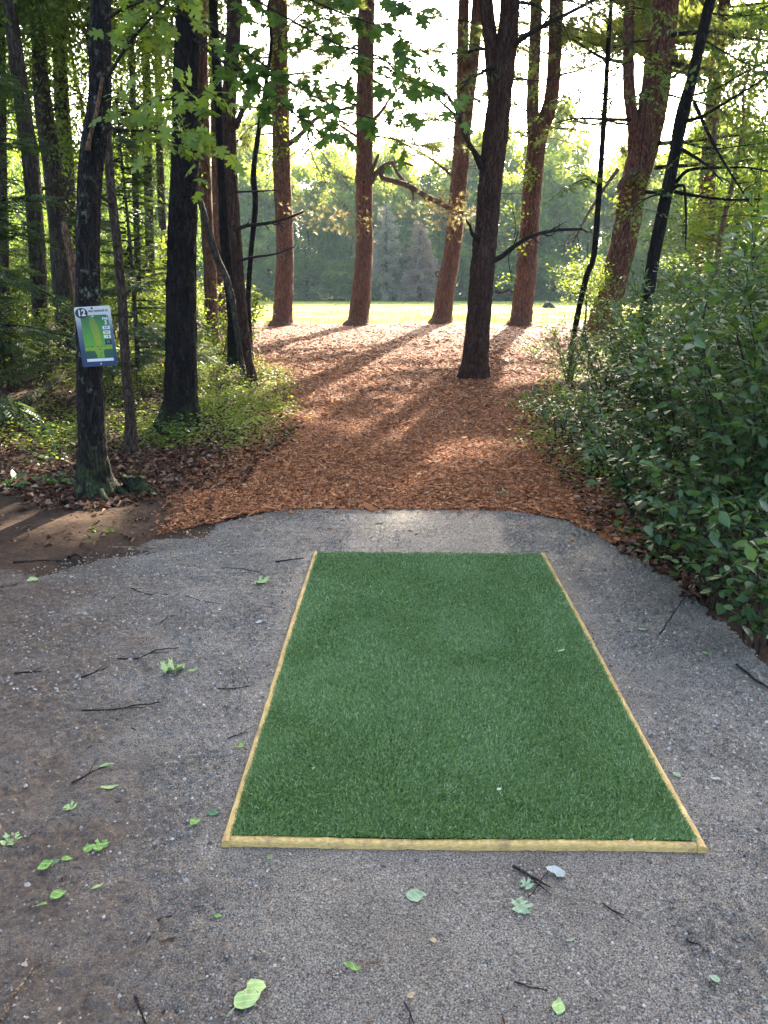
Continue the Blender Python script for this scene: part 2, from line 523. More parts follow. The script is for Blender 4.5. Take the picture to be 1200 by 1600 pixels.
def tube(pts, rad, sides=6, step=None, rough=0.0, ridges=0, seed=0, cap=True):
    """A tapering limb along PTS; RIDGES > 0 furrows its bark along the length."""
    pts = np.asarray(pts, float)
    rad = np.asarray(rad, float)
    if step:
        pts, rad = smooth_path(pts, rad, step)
    n = len(pts)
    T = np.gradient(pts, axis=0)
    T /= np.linalg.norm(T, axis=1)[:, None] + 1e-9
    ref = np.array([0.0, 1.0, 0.0]) if abs(T[0][1]) < 0.9 else np.array([1.0, 0, 0])
    A = np.cross(T, ref)
    A /= np.linalg.norm(A, axis=1)[:, None] + 1e-9
    B = np.cross(T, A)
    th = np.linspace(0, 2 * np.pi, sides, endpoint=False)
    rr = np.repeat(rad[:, None], sides, 1)
    if rough > 0:
        g = np.random.default_rng(seed)
        s = np.concatenate([[0], np.cumsum(np.linalg.norm(np.diff(pts, axis=0), axis=1))])[:, None]
        q = np.zeros((n, sides))
        for k in (2, 3, 5):
            q += np.sin(k * th[None] + g.uniform(0, 6.3) + s * g.uniform(-1.2, 1.2)) * np.sin(s * g.uniform(0.8, 2.5) + g.uniform(0, 6)) * 0.45
        if ridges:
            for j in range(3):
                k = ridges + j * 3
                ph = g.uniform(0, 6.3) + 0.9 * np.sin(s * g.uniform(1.5, 4) + g.uniform(0, 6)) + s * g.uniform(-0.6, 0.6)
                q += np.sin(k * th[None] + ph) * (0.55 + 0.45 * np.sin(s * g.uniform(6, 14) + 2.0 * th[None] * (j + 1) + g.uniform(0, 6)))
            q += g.normal(0, 0.55, (n, sides))
        rr = rr * (1 + rough * q)
    V = pts[:, None] + rr[..., None] * (A[:, None] * np.cos(th)[None, :, None] + B[:, None] * np.sin(th)[None, :, None])
    V = V.reshape(-1, 3)
    i = np.arange(n - 1)[:, None] * sides
    j = np.arange(sides)[None]
    j2 = (j + 1) % sides
    Fq = np.stack([i + j, i + j2, i + sides + j2, i + sides + j], -1).reshape(-1, 4)
    chunks = [(V, Fq)]
    if cap:
        c = np.vstack([V[-sides:], pts[-1] + T[-1] * rad[-1] * 0.3])
        chunks.append((c, np.stack([np.arange(sides), (np.arange(sides) + 1) % sides, np.full(sides, sides)], -1)))
    return chunks


def wander(p, d, L, n, bend, droop, g):
    pts = [np.array(p, float)]
    d = np.array(d, float)
    d /= np.linalg.norm(d)
    for _ in range(n):
        d = d + g.normal(0, bend, 3) + np.array([0, 0, droop])
        d /= np.linalg.norm(d)
        pts.append(pts[-1] + d * L / n)
    return np.array(pts)


def twiggy(p, d, L, r, g, subs=4, bend=0.12, droop=0.0, sides=5, depth=1):
    """a bare branch with side twigs: chunks"""
    pts = wander(p, d, L, 7, bend, droop, g)
    ch = tube(pts, np.linspace(r, r * 0.25, len(pts)), sides)
    if depth > 0:
        for _ in range(subs):
            k = g.integers(2, len(pts) - 1)
            dd = pts[k] - pts[k - 1]
            dd = dd / np.linalg.norm(dd) + g.normal(0, 0.55, 3)
            ch += twiggy(pts[k], dd, L * g.uniform(0.2, 0.5), r * 0.45, g, 2, bend * 1.3, droop, 4, depth - 1)
    return ch


# leaf shapes: along, side, up; unit length
OVAL_V = np.array([(0, 0, 0), (.25, .27, .05), (.62, .25, .03), (1, 0, -.12), (.62, -.25, .03), (.25, -.27, .05), (.48, 0, -.02)])
OVAL_F = np.array([(6, 0, 5), (6, 5, 4), (6, 4, 3), (6, 3, 2), (6, 2, 1), (6, 1, 0)])
DIA_V = np.array([(0, 0, 0), (.45, -.27, .06), (1, 0, -.06), (.45, .27, .06)])
DIA_F = np.array([(0, 1, 2), (0, 2, 3)])
_mo = [(0, 0), (-.06, .16), (.02, .30), (.0, .46), (.12, .40), (.2, .44), (.26, .24), (.42, .42), (.44, .56), (.54, .48), (.66, .56), (.62, .38), (.56, .17), (.72, .2), (.78, .3), (.84, .14), (1.0, 0)]
_mo = _mo + [(a, -b) for a, b in _mo[-2:0:-1]]
MAPLE_V = np.array([(.34, 0, .0)] + [(a, b, .05 * abs(b) - .22 * (a - .3) ** 2 - .3 * b * b) for a, b in _mo])
MAPLE_F = np.array([(0, 1 + (i + 1) % len(_mo), 1 + i) for i in range(len(_mo))])
_tu = []
_g = np.random.default_rng(3)
for i in range(8):
    a = 2 * math.pi * i / 8 + _g.uniform(-.3, .3)
    sp = _g.uniform(.25, .75)
    e = np.array([1 - .3 * sp, sp * math.cos(a), sp * math.sin(a)])
    e = e / np.linalg.norm(e) * _g.uniform(.75, 1.05)
    pr = np.array([0, -math.sin(a), math.cos(a)])
    _tu += [pr * .06, -pr * .06, e]
TUFT_V = np.array(_tu)
TUFT_F = np.arange(24).reshape(8, 3)
_tn = TUFT_V.copy()
_tn[[i for i in range(24) if i % 3 < 2]] *= 0.35
FINE_V = np.vstack([_tn, _tn * np.array([.9, -.8, .8]) + np.array([-.12, 0, 0])])
FINE_F = np.arange(48).reshape(16, 3)
_sp = [(0, 0, 0)]
SPRAY_V, SPRAY_F = [], []
for k in range(5):
    for s in (-1, 1):
        x0 = .16 * k + .05
        L = .34 * (1 - .13 * k)
        b = len(SPRAY_V)
        SPRAY_V += [(x0, 0, 0), (x0 + .10, s * L * .5, .02), (x0 + .22, s * L, -.06), (x0 + .19, s * L * .45, .0)]
        SPRAY_F += [(b, b + 1, b + 2), (b, b + 2, b + 3)]
SPRAY_V, SPRAY_F = np.array(SPRAY_V), np.array(SPRAY_F)


def unit(a):
    return a / (np.linalg.norm(a, axis=-1, keepdims=True) + 1e-9)


def place(P, D, N, S, tv, tf):
    """one chunk: template (tv, tf) at every P, along D, facing N, of size S"""
    P, D, N = np.asarray(P, float), unit(np.asarray(D, float)), np.asarray(N, float)
    n = len(P)
    S = np.broadcast_to(np.asarray(S, float), (n,))
    B = unit(np.cross(N, D))
    N = np.cross(D, B)
    V = P[:, None] + S[:, None, None] * (tv[None, :, 0:1] * D[:, None] + tv[None, :, 1:2] * B[:, None] + tv[None, :, 2:3] * N[:, None])
    Fc = (np.arange(n)[:, None, None] * len(tv) + tf[None]).reshape(-1, 3)
    return V.reshape(-1, 3), Fc


LEAF_MESH = {}


def leaf_mesh(kind):
    if kind not in LEAF_MESH:
        tv, tf, m = {'oval': (OVAL_V, OVAL_F, 'leaf_shrub'), 'maple': (MAPLE_V, MAPLE_F, 'leaf_maple'), 'bright_maple': (MAPLE_V, MAPLE_F, 'leaf_bright'), 'bright_oval': (OVAL_V, OVAL_F, 'leaf_bright')}[kind]
        LEAF_MESH[kind] = raw_mesh('leaf', [(tv, tf)], M[m])
    return LEAF_MESH[kind]


def leaf_objects(parent, P, D, N, S, kind):
    me = leaf_mesh(kind)
    o0 = wloc(parent)
    D = unit(np.asarray(D, float))
    B = unit(np.cross(N, D))
    N = np.cross(D, B)
    for p, d, b, n, s in zip(P, D, B, N, S):
        o = bpy.data.objects.new('leaf', me)
        mt = Matrix(((d[0], b[0], n[0]), (d[1], b[1], n[1]), (d[2], b[2], n[2])))
        o.rotation_euler = mt.to_euler()
        o.location = p - o0
        o.scale = (s, s, s)
        o.parent = parent
        COL.objects.link(o)


# ------------------------------------------------------------------ the ground
def grid_chunk(xs, ys, zf):
    X, Y = np.meshgrid(xs, ys)
    V = np.stack([X, Y, zf(X, Y)], -1).reshape(-1, 3)
    nx, ny = len(xs), len(ys)
    i = np.arange(ny - 1)[:, None] * nx
    j = np.arange(nx - 1)[None]
    return V, np.stack([i + j, i + j + 1, i + nx + j + 1, i + nx + j], -1).reshape(-1, 4)


def strip_chunk(ys, xl, xr, nx, zf):
    t = np.linspace(0, 1, nx)[None]
    X = xl[:, None] * (1 - t) + xr[:, None] * t
    Y = np.repeat(ys[:, None], nx, 1)
    V = np.stack([X, Y, zf(X, Y)], -1).reshape(-1, 3)
    ny = len(ys)
    i = np.arange(ny - 1)[:, None] * nx
    j = np.arange(nx - 1)[None]
    return V, np.stack([i + j, i + j + 1, i + nx + j + 1, i + nx + j], -1).reshape(-1, 4)


def wob(y, seed, amp, fr=(0.9, 2.3, 5.1, 11.0)):
    g = np.random.default_rng(seed)
    return amp * sum(np.sin(y * f_ * g.uniform(.8, 1.2) + g.uniform(0, 6.3)) / (1 + 0.45 * f_) for f_ in fr)


def fine_bumps(X, Y, a):
    return a * (np.sin(X * 7.1 + 2 * np.sin(Y * 5.3)) * np.sin(Y * 6.7 + 1.4 * np.sin(X * 4.1)) + .6 * np.sin(X * 17 + Y * 5) * np.sin(Y * 19 - X * 7))


xs = np.concatenate([np.linspace(-260, -24, 24), np.arange(-22, 24.1, 0.4), np.linspace(26, 260, 24)])
ys = np.concatenate([np.linspace(-60, -3, 12), np.arange(-2.5, 34, 0.35), np.linspace(35, 100, 50), np.linspace(108, 420, 20)])
o = build('ground', [grid_chunk(xs, ys, lambda X, Y: H(X, Y) - 0.012)], M['ground'], smooth=True, kind='structure')

# crushed-stone surround of the pad: a rounded tongue
GR = np.array([ground(*p) for p in ((960, 843), (1000, 868), (1060, 905), (1110, 955), (1200, 1035))])
gy = np.concatenate([np.linspace(-2.5, .95, 60), np.arange(.96, 4.2, .0105), np.arange(4.2, 6.075, .014)])
cx_, top_y = -0.05, 6.08
xr_pts = sorted([(6.08, -0.05), (6.06, .6), (5.98, 1.0), (5.75, 1.35)] + [(float(p[1]), float(p[0])) for p in GR[1:]] + [(2.6, 2.05), (1.6, 2.35), (-2.5, 2.7)])
xl_pts = sorted([(6.08, -0.1), (6.04, -.7), (5.9, -1.2), (5.55, -1.55), (5.2, -1.9), (4.85, -2.3), (4.55, -2.75), (3.8, -3.2), (2.5, -3.6), (-2.5, -4.2)])
gxr = np.interp(gy, *zip(*xr_pts)) + wob(gy, 5, .012) * sstep((6.0 - gy) / .5)
gxl = np.interp(gy, *zip(*xl_pts)) + wob(gy, 6, .03) * sstep((6.0 - gy) / .5)


_vt = np.random.default_rng(5).random((512, 512))


def vnoise(X, Y, scale, ox=0):
    x, y = np.asarray(X) * scale + 100.3 + ox, np.asarray(Y) * scale + 57.1 + 2 * ox
    i, j = np.floor(x).astype(int), np.floor(y).astype(int)
    fx, fy = sstep(x - i), sstep(y - j)
    a, b = _vt[i % 512, j % 512], _vt[(i + 1) % 512, j % 512]
    c, d = _vt[i % 512, (j + 1) % 512], _vt[(i + 1) % 512, (j + 1) % 512]
    return (a * (1 - fx) + b * fx) * (1 - fy) + (c * (1 - fx) + d * fx) * fy


def pad_z(X, Y):
    X, Y = np.asarray(X, float), np.asarray(Y, float)
    open_ = sstep((np.abs(X - .21) - .80) / .1 + 3 * (Y < 2.0) + 3 * (Y > 5.0))
    z = H(X, Y) + fine_bumps(X, Y, 0.004) * open_
    crumb = .016 * (vnoise(X, Y, 62) - .5) * (.4 + 1.1 * vnoise(X, Y, 6, 3)) + .007 * (vnoise(X, Y, 110, 7) - .5) + .010 * (vnoise(X, Y, 17, 11) - .5)
    return z + crumb * (.25 + .75 * open_) + .001


def pad_edge(X, Y):
    e = np.minimum(np.minimum(X - np.interp(Y, gy, gxl), np.interp(Y, gy, gxr) - X), (6.08 - Y) * 1.2)
    return e + .04 * (vnoise(X, Y, 9) - .5) + .04 * (vnoise(X, Y, 30) - .5)


def pad_sheet(X, Y):
    wl = .07 + .55 * sstep((-.9 - X) / .6)
    e = pad_edge(X, Y) + (wl - .07) * 1.1 * (vnoise(X, Y, 5, 31) - .45)
    return pad_z(X, Y) - .03 * sstep((wl - e) / (wl + .05))


gravel = build('gravel_path', [strip_chunk(gy, gxl - .05, gxr + .05, 560, pad_sheet)], M['gravel'], smooth=True, kind='structure')

# wood-chip path from the pad to the pines
my = np.concatenate([np.arange(5.2, 14, .06), np.arange(14, 31, .2)])
ml_pts = sorted([(5.2, -1.35), (6.2, -1.5), (7.3, -1.75), (9.0, -1.55), (11, -1.75), (13.5, -2.1), (16, -3.0), (20, -4.2), (24, -6), (31, -9)])
mr_pts = sorted([(5.2, 1.75), (6.0, 1.75), (7.2, 1.7), (9, 1.65), (11, 1.9), (14, 2.6), (17, 3.4), (20, 4.6), (24, 6.5), (31, 11)])
mxl = np.interp(my, *zip(*ml_pts)) + wob(my, 7, .10)
mxr = np.interp(my, *zip(*mr_pts)) + wob(my, 8, .08)


def in_gravel(X, Y):
    return (Y < 6.08) & (X > np.interp(Y, gy, gxl)) & (X < np.interp(Y, gy, gxr))


build('mulch_path', [strip_chunk(my, mxl, mxr, 90, lambda X, Y: H(X, Y) + fine_bumps(X, Y, .005) - 0.004 - 0.012 * sstep((6.3 - Y) / .4))], M['mulch'], smooth=True, kind='structure')

ys2 = np.concatenate([np.arange(28.2, 45, .5), np.linspace(46, 106, 40)])
build('meadow', [strip_chunk(ys2, np.full(len(ys2), -70.0), np.full(len(ys2), 75.0), 200, lambda X, Y: H(X, Y) + 0.006 - .03 * sstep((29.6 + .5 * np.sin(X * 1.7) + .35 * np.sin(X * 4.3 + 1) - Y) / .5) + .02 * np.sin(X * .6) * np.sin(Y * .5))], M['meadow'], smooth=True, kind='structure')


# ---- loose stuff on the ground
def scatter_y(n, y0, y1, power):
    """more of it nearer the pad"""
    u = rng.random(n)
    e = 1 - power
    return (y0 ** e + u * (y1 ** e - y0 ** e)) ** (1 / e)


# crushed stone grit
n = 230000
Y = scatter_y(n, 1.15, 6.1, 1.6)
X = rng.uniform(-4, 2.9, n)
k = in_gravel(X, Y) & ~((X > -.56) & (X < .98) & (Y > 2.07) & (Y < 4.93))
vis = np.abs(X + .02 * Y) < .56 * Y + .35
X, Y = X[k & vis], Y[k & vis]
dens = .5 + .5 * np.sin(X * 5 + 2 * np.sin(Y * 3)) * np.sin(Y * 4.4 + X)
k = rng.random(len(X)) < .35 + .65 * dens
X, Y = X[k], Y[k]
n = len(X)
P = np.stack([X, Y, pad_z(X, Y)], -1)
a = rng.uniform(0, 6.28, n)
PYR_V = np.array([(.5, .1, -.1), (-.1, .45, -.1), (-.5, -.15, -.1), (.1, -.5, -.1), (.05, .0, .42)])
PYR_F = np.array([(0, 1, 4), (1, 2, 4), (2, 3, 4), (3, 0, 4)])
S = rng.lognormal(0, .38, n) * .0074 * np.clip(Y / 2.2, .8, 1.25)
mudk = sstep(-0.65 - X + .3 * (2.2 - Y) + 1.6 * (vnoise(X, Y, 2.2, 21) - .5))
k = (rng.random(n) < sstep((pad_edge(X, Y) + .02) / (.12 + .5 * sstep((-.9 - X) / .6))) * (1 - .9 * mudk))
P, a, S = P[k], a[k], S[k]
n = len(P)
build('gravel', [place(P, np.stack([np.cos(a), np.sin(a), rng.normal(0, .2, n)], -1), np.stack([rng.normal(0, .25, n), rng.normal(0, .25, n), np.ones(n)], -1), S, PYR_V, PYR_F)], M['grit'], kind='stuff')

# wood chips and pine needles on the path
n = 250000
Y = scatter_y(n, 5.2, 30, 1.9)
xl, xr = np.interp(Y, my, mxl), np.interp(Y, my, mxr)
X = xl - .35 + (xr - xl + .7) * rng.random(n)
edge = np.minimum(X - xl, xr - X)
k = (rng.random(n) < sstep((edge + .4) / .5)) & ~(in_gravel(X, Y) & (pad_edge(X, Y) > .055) & (rng.random(n) > .004 + .10 * (Y > 5.9)))
X, Y = X[k], Y[k]
n = len(X)
CH_V = np.array([(-.5, -.5, 0), (.5, -.4, .0), (.5, .5, .12), (-.5, .4, .10)])
P = np.stack([X, Y, H(X, Y) + rng.uniform(.0, .02, n)], -1)
a = rng.uniform(0, 6.28, n)
D = np.stack([np.cos(a), np.sin(a), rng.normal(0, .22, n)], -1)
N = np.stack([rng.normal(0, .45, n), rng.normal(0, .45, n), np.ones(n)], -1)
L = rng.lognormal(0, .45, n) * .019 * np.clip(Y / 9, 1, 1.9)
W = L * rng.uniform(.12, .42, n)
D = unit(D)
B = unit(np.cross(N, D))
N = np.cross(D, B)
V = P[:, None] + CH_V[None, :, 0:1] * L[:, None, None] * D[:, None] + CH_V[None, :, 1:2] * W[:, None, None] * B[:, None] + CH_V[None, :, 2:3] * L[:, None, None] * N[:, None]
build('wood_chips', [(V.reshape(-1, 3), np.arange(4 * n).reshape(n, 4))], M['chips'], kind='stuff')

# brown leaf litter under the trees
n = 46000
Y = scatter_y(n, 4.2, 30, 1.6)
side = rng.random(n) < .62
xl, xr = np.interp(Y, my, mxl), np.interp(Y, my, mxr)
X = np.where(side, xl + .3 - np.abs(rng.normal(0, 1, n)) * (1.2 + .38 * Y) * .6, xr - .2 + np.abs(rng.normal(0, 1, n)) * (1 + .3 * Y) * .5)
k = ~(in_gravel(X, Y) & (pad_edge(X, Y) > .05)) & (Y > np.where(side, 5.0, 3.0))
bare = (X < -1.0) & (Y < 6.3 + .3 * np.sin(X * 3)) & (rng.random(n) < .95)
k &= ~bare
X, Y = X[k], Y[k]
n = len(X)
P = np.stack([X, Y, H(X, Y) + rng.uniform(-.005, .025, n)], -1)
a = rng.uniform(0, 6.28, n)
S = rng.uniform(.03, .085, n)
tv = DIA_V.copy()
tv[:, 2] *= 3
build('leaf_litter', [place(P, np.stack([np.cos(a), np.sin(a), rng.normal(0, .3, n)], -1), np.stack([rng.normal(0, .5, n), rng.normal(0, .5, n), np.ones(n)], -1), S, tv, DIA_F)], M['litter'], kind='stuff')

# broken needles, bark bits and twiglets trodden into the crushed stone
n = 5200
Y = scatter_y(n, 1.3, 6.1, 1.4)
X = rng.uniform(-3.2, 2.4, n)
k = in_gravel(X, Y) & ~((X > -.57) & (X < .99) & (Y > 2.06) & (Y < 4.95)) & (rng.random(n) < .12 + .55 * sstep((-.3 - X) / 1.5) + .4 * sstep((Y - 5.2) / .8) + .4 * sstep((.35 - pad_edge(X, Y)) / .3))
X, Y = X[k], Y[k]
n = len(X)
a = rng.uniform(0, 6.28, n)
L = rng.lognormal(0, .5, n) * .015
W = np.clip(L * rng.uniform(.04, .3, n), .001, .005)
P = np.stack([X, Y, pad_z(X, Y) + .004], -1)
D = unit(np.stack([np.cos(a), np.sin(a), rng.normal(0, .08, n)], -1))
N = np.stack([rng.normal(0, .3, n), rng.normal(0, .3, n), np.ones(n)], -1)
B = unit(np.cross(N, D))
N = np.cross(D, B)
DB_V = np.array([(-.5, -.5, 0), (0, -.6, .06), (.5, -.2, .0), (.5, .3, .02), (0, .5, .08), (-.5, .4, 0)])
V = P[:, None] + DB_V[None, :, 0:1] * L[:, None, None] * D[:, None] + DB_V[None, :, 1:2] * W[:, None, None] * B[:, None] + DB_V[None, :, 2:3] * L[:, None, None] * N[:, None]
build('debris', [(V.reshape(-1, 3), np.arange(6 * n).reshape(n, 6))], M['litter'], kind='stuff')

# meadow grass tufts
n = 60000
Y = scatter_y(n, 28.3, 75, 1.8)
X = rng.uniform(-.36, .42, n) * Y
P = np.stack([X, Y, H(X, Y)], -1)
hgt = rng.uniform(.03, .10, n)
BL_V = np.array([(0, -.16, 0), (0, .16, 0), (1, 0, .3)])
k = rng.random(n) < sstep((Y - 28.6 - .8 * np.sin(X * 1.1)) / 1.6)
P, hgt = P[k], hgt[k]
n = len(P)
build('meadow_grass', [place(P, np.stack([rng.normal(0, .35, n), rng.normal(0, .35, n), np.ones(n)], -1), rng.normal(0, 1, (n, 3)) + .01, hgt, BL_V, np.array([(0, 1, 2)]))], M['meadow_blade'], kind='stuff')

# ------------------------------------------------------------------ tee pad
PX0, PX1, PY0, PY1 = -.552, .972, 2.095, 4.93
pad = thing('tee_pad', 'rectangular green artificial turf tee pad framed in yellow boards on gravel', 'tee pad', ((PX0 + PX1) / 2, PY0, 0))


def board(p0, p1, wdt, hgt, name, seed):
    """a lumber edge with a rounded, slightly worn top"""
    g = np.random.default_rng(seed)
    p0, p1 = np.array(p0), np.array(p1)
    d = (p1 - p0) / np.linalg.norm(p1 - p0)
    sd = np.array([-d[1], d[0], 0])
    nn = 60
    prof = [(-.5, -.6), (-.5, .55), (-.38, .9), (-.12, 1.0), (.18, 1.0), (.40, .9), (.5, .6), (.5, -.6)]
    V, ns = [], len(prof)
    for i in range(nn):
        t = i / (nn - 1)
        c = p0 + (p1 - p0) * t + np.array([0, 0, .0018 * math.sin(9 * t + seed)]) + sd * .0025 * math.sin(7 * t + 2 * seed)
        for a, b in prof:
            V.append(c + sd * (a * wdt + g.normal(0, .0007)) + np.array([0, 0, b * hgt + g.normal(0, .0008)]))
    i = np.arange(nn - 1)[:, None] * ns
    j = np.arange(ns - 1)[None]
    Fq = np.stack([i + j, i + j + 1, i + ns + j + 1, i + ns + j], -1).reshape(-1, 4)
    V = np.array(V)
    o = build(name, [(V, Fq), (V[:ns], np.arange(ns)[None]), (V[-ns:], np.arange(ns)[None, ::-1])], M['lumber'], pad, smooth=False)
    return o


BW, BH = .030, .023
board((PX0 + BW, PY0 + BW / 2, 0), (PX1 - BW, PY0 + BW / 2, 0), BW, BH, 'board', 1)
board((PX0 + BW / 2, PY0 - .002, 0), (PX0 + BW / 2, PY1, 0), BW, BH + .001, 'board', 2)
board((PX1 - BW / 2, PY0 - .002, 0), (PX1 - BW / 2, PY1, 0), BW, BH + .001, 'board', 3)
board((PX0 + BW, PY1 - BW / 2, -.012), (PX1 - BW, PY1 - BW / 2, -.012), BW, BH, 'board', 4)
tx0, tx1, ty0, ty1 = PX0 + BW - .004, PX1 - BW + .004, PY0 + BW - .004, PY1 - .02
build('turf_backing', [grid_chunk(np.linspace(tx0, tx1, 30), np.linspace(ty0, ty1, 50), lambda X, Y: .016 + .002 * np.sin(X * 6) * np.sin(Y * 5))], M['turf_back'], pad, smooth=True)
n = 430000
Y = scatter_y(n, ty0, ty1, 1.3)
X = rng.uniform(tx0, tx1, n)
P = np.stack([X, Y, .019 + .005 * vnoise(X, Y, 9)], -1)
clump = np.sin(X * 23 + 3 * np.sin(Y * 11)) * np.sin(Y * 19 + 2 * np.sin(X * 13))
la = 9 * vnoise(X, Y, 1.9, 41)
lm = .25 + .55 * vnoise(X, Y, 4.5, 43)
lean = np.stack([lm * np.cos(la) + rng.normal(0, .7, n), lm * np.sin(la) + rng.normal(0, .7, n), np.ones(n)], -1)
TB_V = np.array([(0, 0, 0), (.45, .075, .05), (.45, -.075, .05), (1.0, .0, .3)])
ln = rng.uniform(.011, .019, n) * (1 + .12 * clump)
Vt, _ = place(P, lean, rng.normal(0, 1, (n, 3)) + .01, ln, TB_V, np.array([(0, 1, 2)]))
base = np.arange(n)[:, None] * 4
tb = build('turf', [(Vt, np.concatenate([base + np.array([0, 2, 1]), base + np.array([1, 2, 3])]))], M['turf'], pad, kind='stuff')


# ------------------------------------------------------------------ trees
def px_path(pts, Y, dy=0.0):
    """surveyed trunk line -> points and radii; DY leans it away per metre of height"""
    P, R = [], []
    for px, py, wd in pts:
        p = at(px, py, Y)
        p = at(px, py, Y + dy * max(0, p[2]))
        P.append(p)
        R.append(wd / 2 / ppm(p))
    return np.array(P), np.array(R)


def grown(P, R, top, taper=.35, g=None):
    """continue the trunk above the surveyed part up to height TOP"""
    d = P[-1] - P[-2]
    d = d / np.linalg.norm(d)
    d = unit(d * .5 + np.array([0, 0, .5]))
    L = max(.5, (top - P[-1][2]) / max(.4, d[2]))
    k = 4
    ex = [P[-1] + d * L * (i + 1) / k + (g.normal(0, .10, 3) * [1, 1, 0] if g is not None else 0) for i in range(k)]
    er = [R[-1] * (1 - (1 - taper) * (i + 1) / k) for i in range(k)]
    return np.vstack([P, ex]), np.concatenate([R, er])


def flare(P, R, Y, amount=.35, h=.35):
    """widen at the root collar and sink below the soil"""
    b = P[0].copy()
    gz = float(H(b[0], b[1]))
    b[2] = gz
    d = unit(P[1] - b)
    up = b + d * h
    r1 = float(np.interp(h, [0, np.linalg.norm(P[1] - b)], [R[0], R[1]]))
    return np.vstack([b - [0, 0, .12], b + [0, 0, .02], b + d * h * .35, up, P[1:]]), np.concatenate([[R[0] * (1 + amount * 1.4), R[0] * (1 + amount), R[0] * (1 + amount * .35), r1], R[1:]])


def trunk(parent, pts, Y, mat, top, seed, sides=22, step=.14, ridges=7, rough=.03, fl=.3, taper=.35, name='trunk', base=True):
    g = np.random.default_rng(seed)
    P, R = px_path(pts, Y)
    order = np.argsort(P[:, 2])
    P, R = P[order], R[order]
    if base:
        P, R = flare(P, R, Y, fl)
    if top is not None:
        P, R = grown(P, R, top, taper, g)
    build(name, tube(P, R, sides, step, rough, ridges, seed), mat, parent, smooth=True)
    return P, R


def tree(name, label, cat, base_px, group=None, Y=None):
    if Y is None:
        b = ground(*base_px)
    else:
        b = at(base_px[0], base_px[1], Y)
        b[2] = float(H(b[0], b[1]))
    return thing(name, label, cat, b, group), float(b[1])


def px_branch(parent, pts, Ys, r0, r1, mat, name='branch', sides=8, subs=0, seed=0, rough=.05):
    P = np.array([at(px, py, yy) for (px, py), yy in zip(pts, Ys)])
    g = np.random.default_rng(seed)
    R = np.linspace(r0, r1, len(P))
    ch = tube(P, R, sides, .06, rough, 0, seed)
    Q, _ = smooth_path(P, R, .08)
    for _ in range(subs):
        k = g.integers(len(Q) // 4, len(Q) - 1)
        d = unit(Q[k] - Q[k - 1]) + g.normal(0, .6, 3)
        ch += twiggy(Q[k], d, g.uniform(.25, .7) * .12 * np.linalg.norm(P[-1] - P[0]) * 3, r1 * .8 + .002, g, 2, .2)
    o = build(name, ch, mat, parent, smooth=True)
    return o, Q


def dead_limbs(parent, P, R, n, z0, z1, L, seed, mat=None, droop=-.02, name='dead_branch', toward=None):
    g = np.random.default_rng(seed)
    for i in range(n):
        z = g.uniform(z0, z1)
        k = int(np.argmin(np.abs(P[:, 2] - z)))
        az = g.uniform(0, 6.28)
        d = np.array([math.cos(az), .5 * math.sin(az), g.uniform(-.15, .35)])
        ch = twiggy(P[k] + unit(d) * R[k] * .7, d, g.uniform(.4, 1) * L, .012 + .008 * g.random(), g, 4, .16, droop)
        build(name, ch, mat or M['dead_wood'], parent, smooth=True)


# ---- crowns (meshes shared between trees of a kind; unit-free metres)
def pine_crown(seed, Hc, Rm, nb, tuft, m):
    g = np.random.default_rng(seed)
    P, D, N = [], [], []
    wood = []
    for i in range(nb):
        t = (i + g.random()) / nb
        z = Hc * t
        L = Rm * (1 - t) ** .7 * g.uniform(.55, 1.1) + .4
        az = g.uniform(0, 6.28)
        pts = wander((0, 0, z), (math.cos(az), math.sin(az), g.uniform(-.1, .35)), L, 6, .12, .02, g)
        wood += tube(pts, np.linspace(.035, .008, 7), 4)
        m_ = int(L * 78)
        for _ in range(m_):
            s = g.uniform(.25, 1) ** .7 * 5.99
            k = int(s)
            p = pts[k] + (pts[k + 1] - pts[k]) * (s - k)
            d = unit(pts[min(k + 1, 6)] - pts[k])
            sd = np.cross(d, [0, 0, 1]) * g.normal(0, .22) * (1 + .5 * L * s / 6 / 2)
            P.append(p + sd + np.array([0, 0, g.normal(0, .08)]))
            D.append(d + g.normal(0, .5, 3) + [0, 0, .3])
    n = len(P)
    ch = [place(np.array(P), np.array(D), g.normal(0, 1, (n, 3)), g.uniform(.7, 1.2, n) * tuft, TUFT_V, TUFT_F)]
    return raw_mesh('crown', ch, M[m]), raw_mesh('bough', wood, M['twig'])


def leaf_crown(seed, n, size, m, nclu=60, spread=.17, tmpl=(DIA_V, DIA_F), lo=-1.0, shell=.55):
    """broadleaf crown in a unit ellipsoid, clumped with gaps"""
    g = np.random.default_rng(seed)
    d = unit(g.normal(0, 1, (nclu * 3, 3)))
    d = d[d[:, 2] > lo][:nclu]
    c = d * g.uniform(shell, 1, (len(d), 1))
    wts = g.uniform(.4, 1.6, len(c))
    idx = g.choice(len(c), n, p=wts / wts.sum())
    off = g.normal(0, 1, (n, 3)) * spread * g.uniform(.6, 1.3, (len(c), 1))[idx]
    off[:, 2] *= .55
    P = c[idx] + off
    az = g.uniform(0, 6.28, n)
    D = np.stack([np.cos(az), np.sin(az), g.normal(-.25, .35, n)], -1)
    N = np.stack([g.normal(0, .55, n), g.normal(0, .55, n), np.ones(n)], -1)
    return place(P, D, N, g.uniform(.6, 1.25, n) * size, *tmpl)


PINE_A, WOOD_A = pine_crown(1, 11, 3.8, 96, .34, 'leaf_pine')
PINE_B, WOOD_B = pine_crown(2, 11, 3.5, 90, .34, 'leaf_pine')


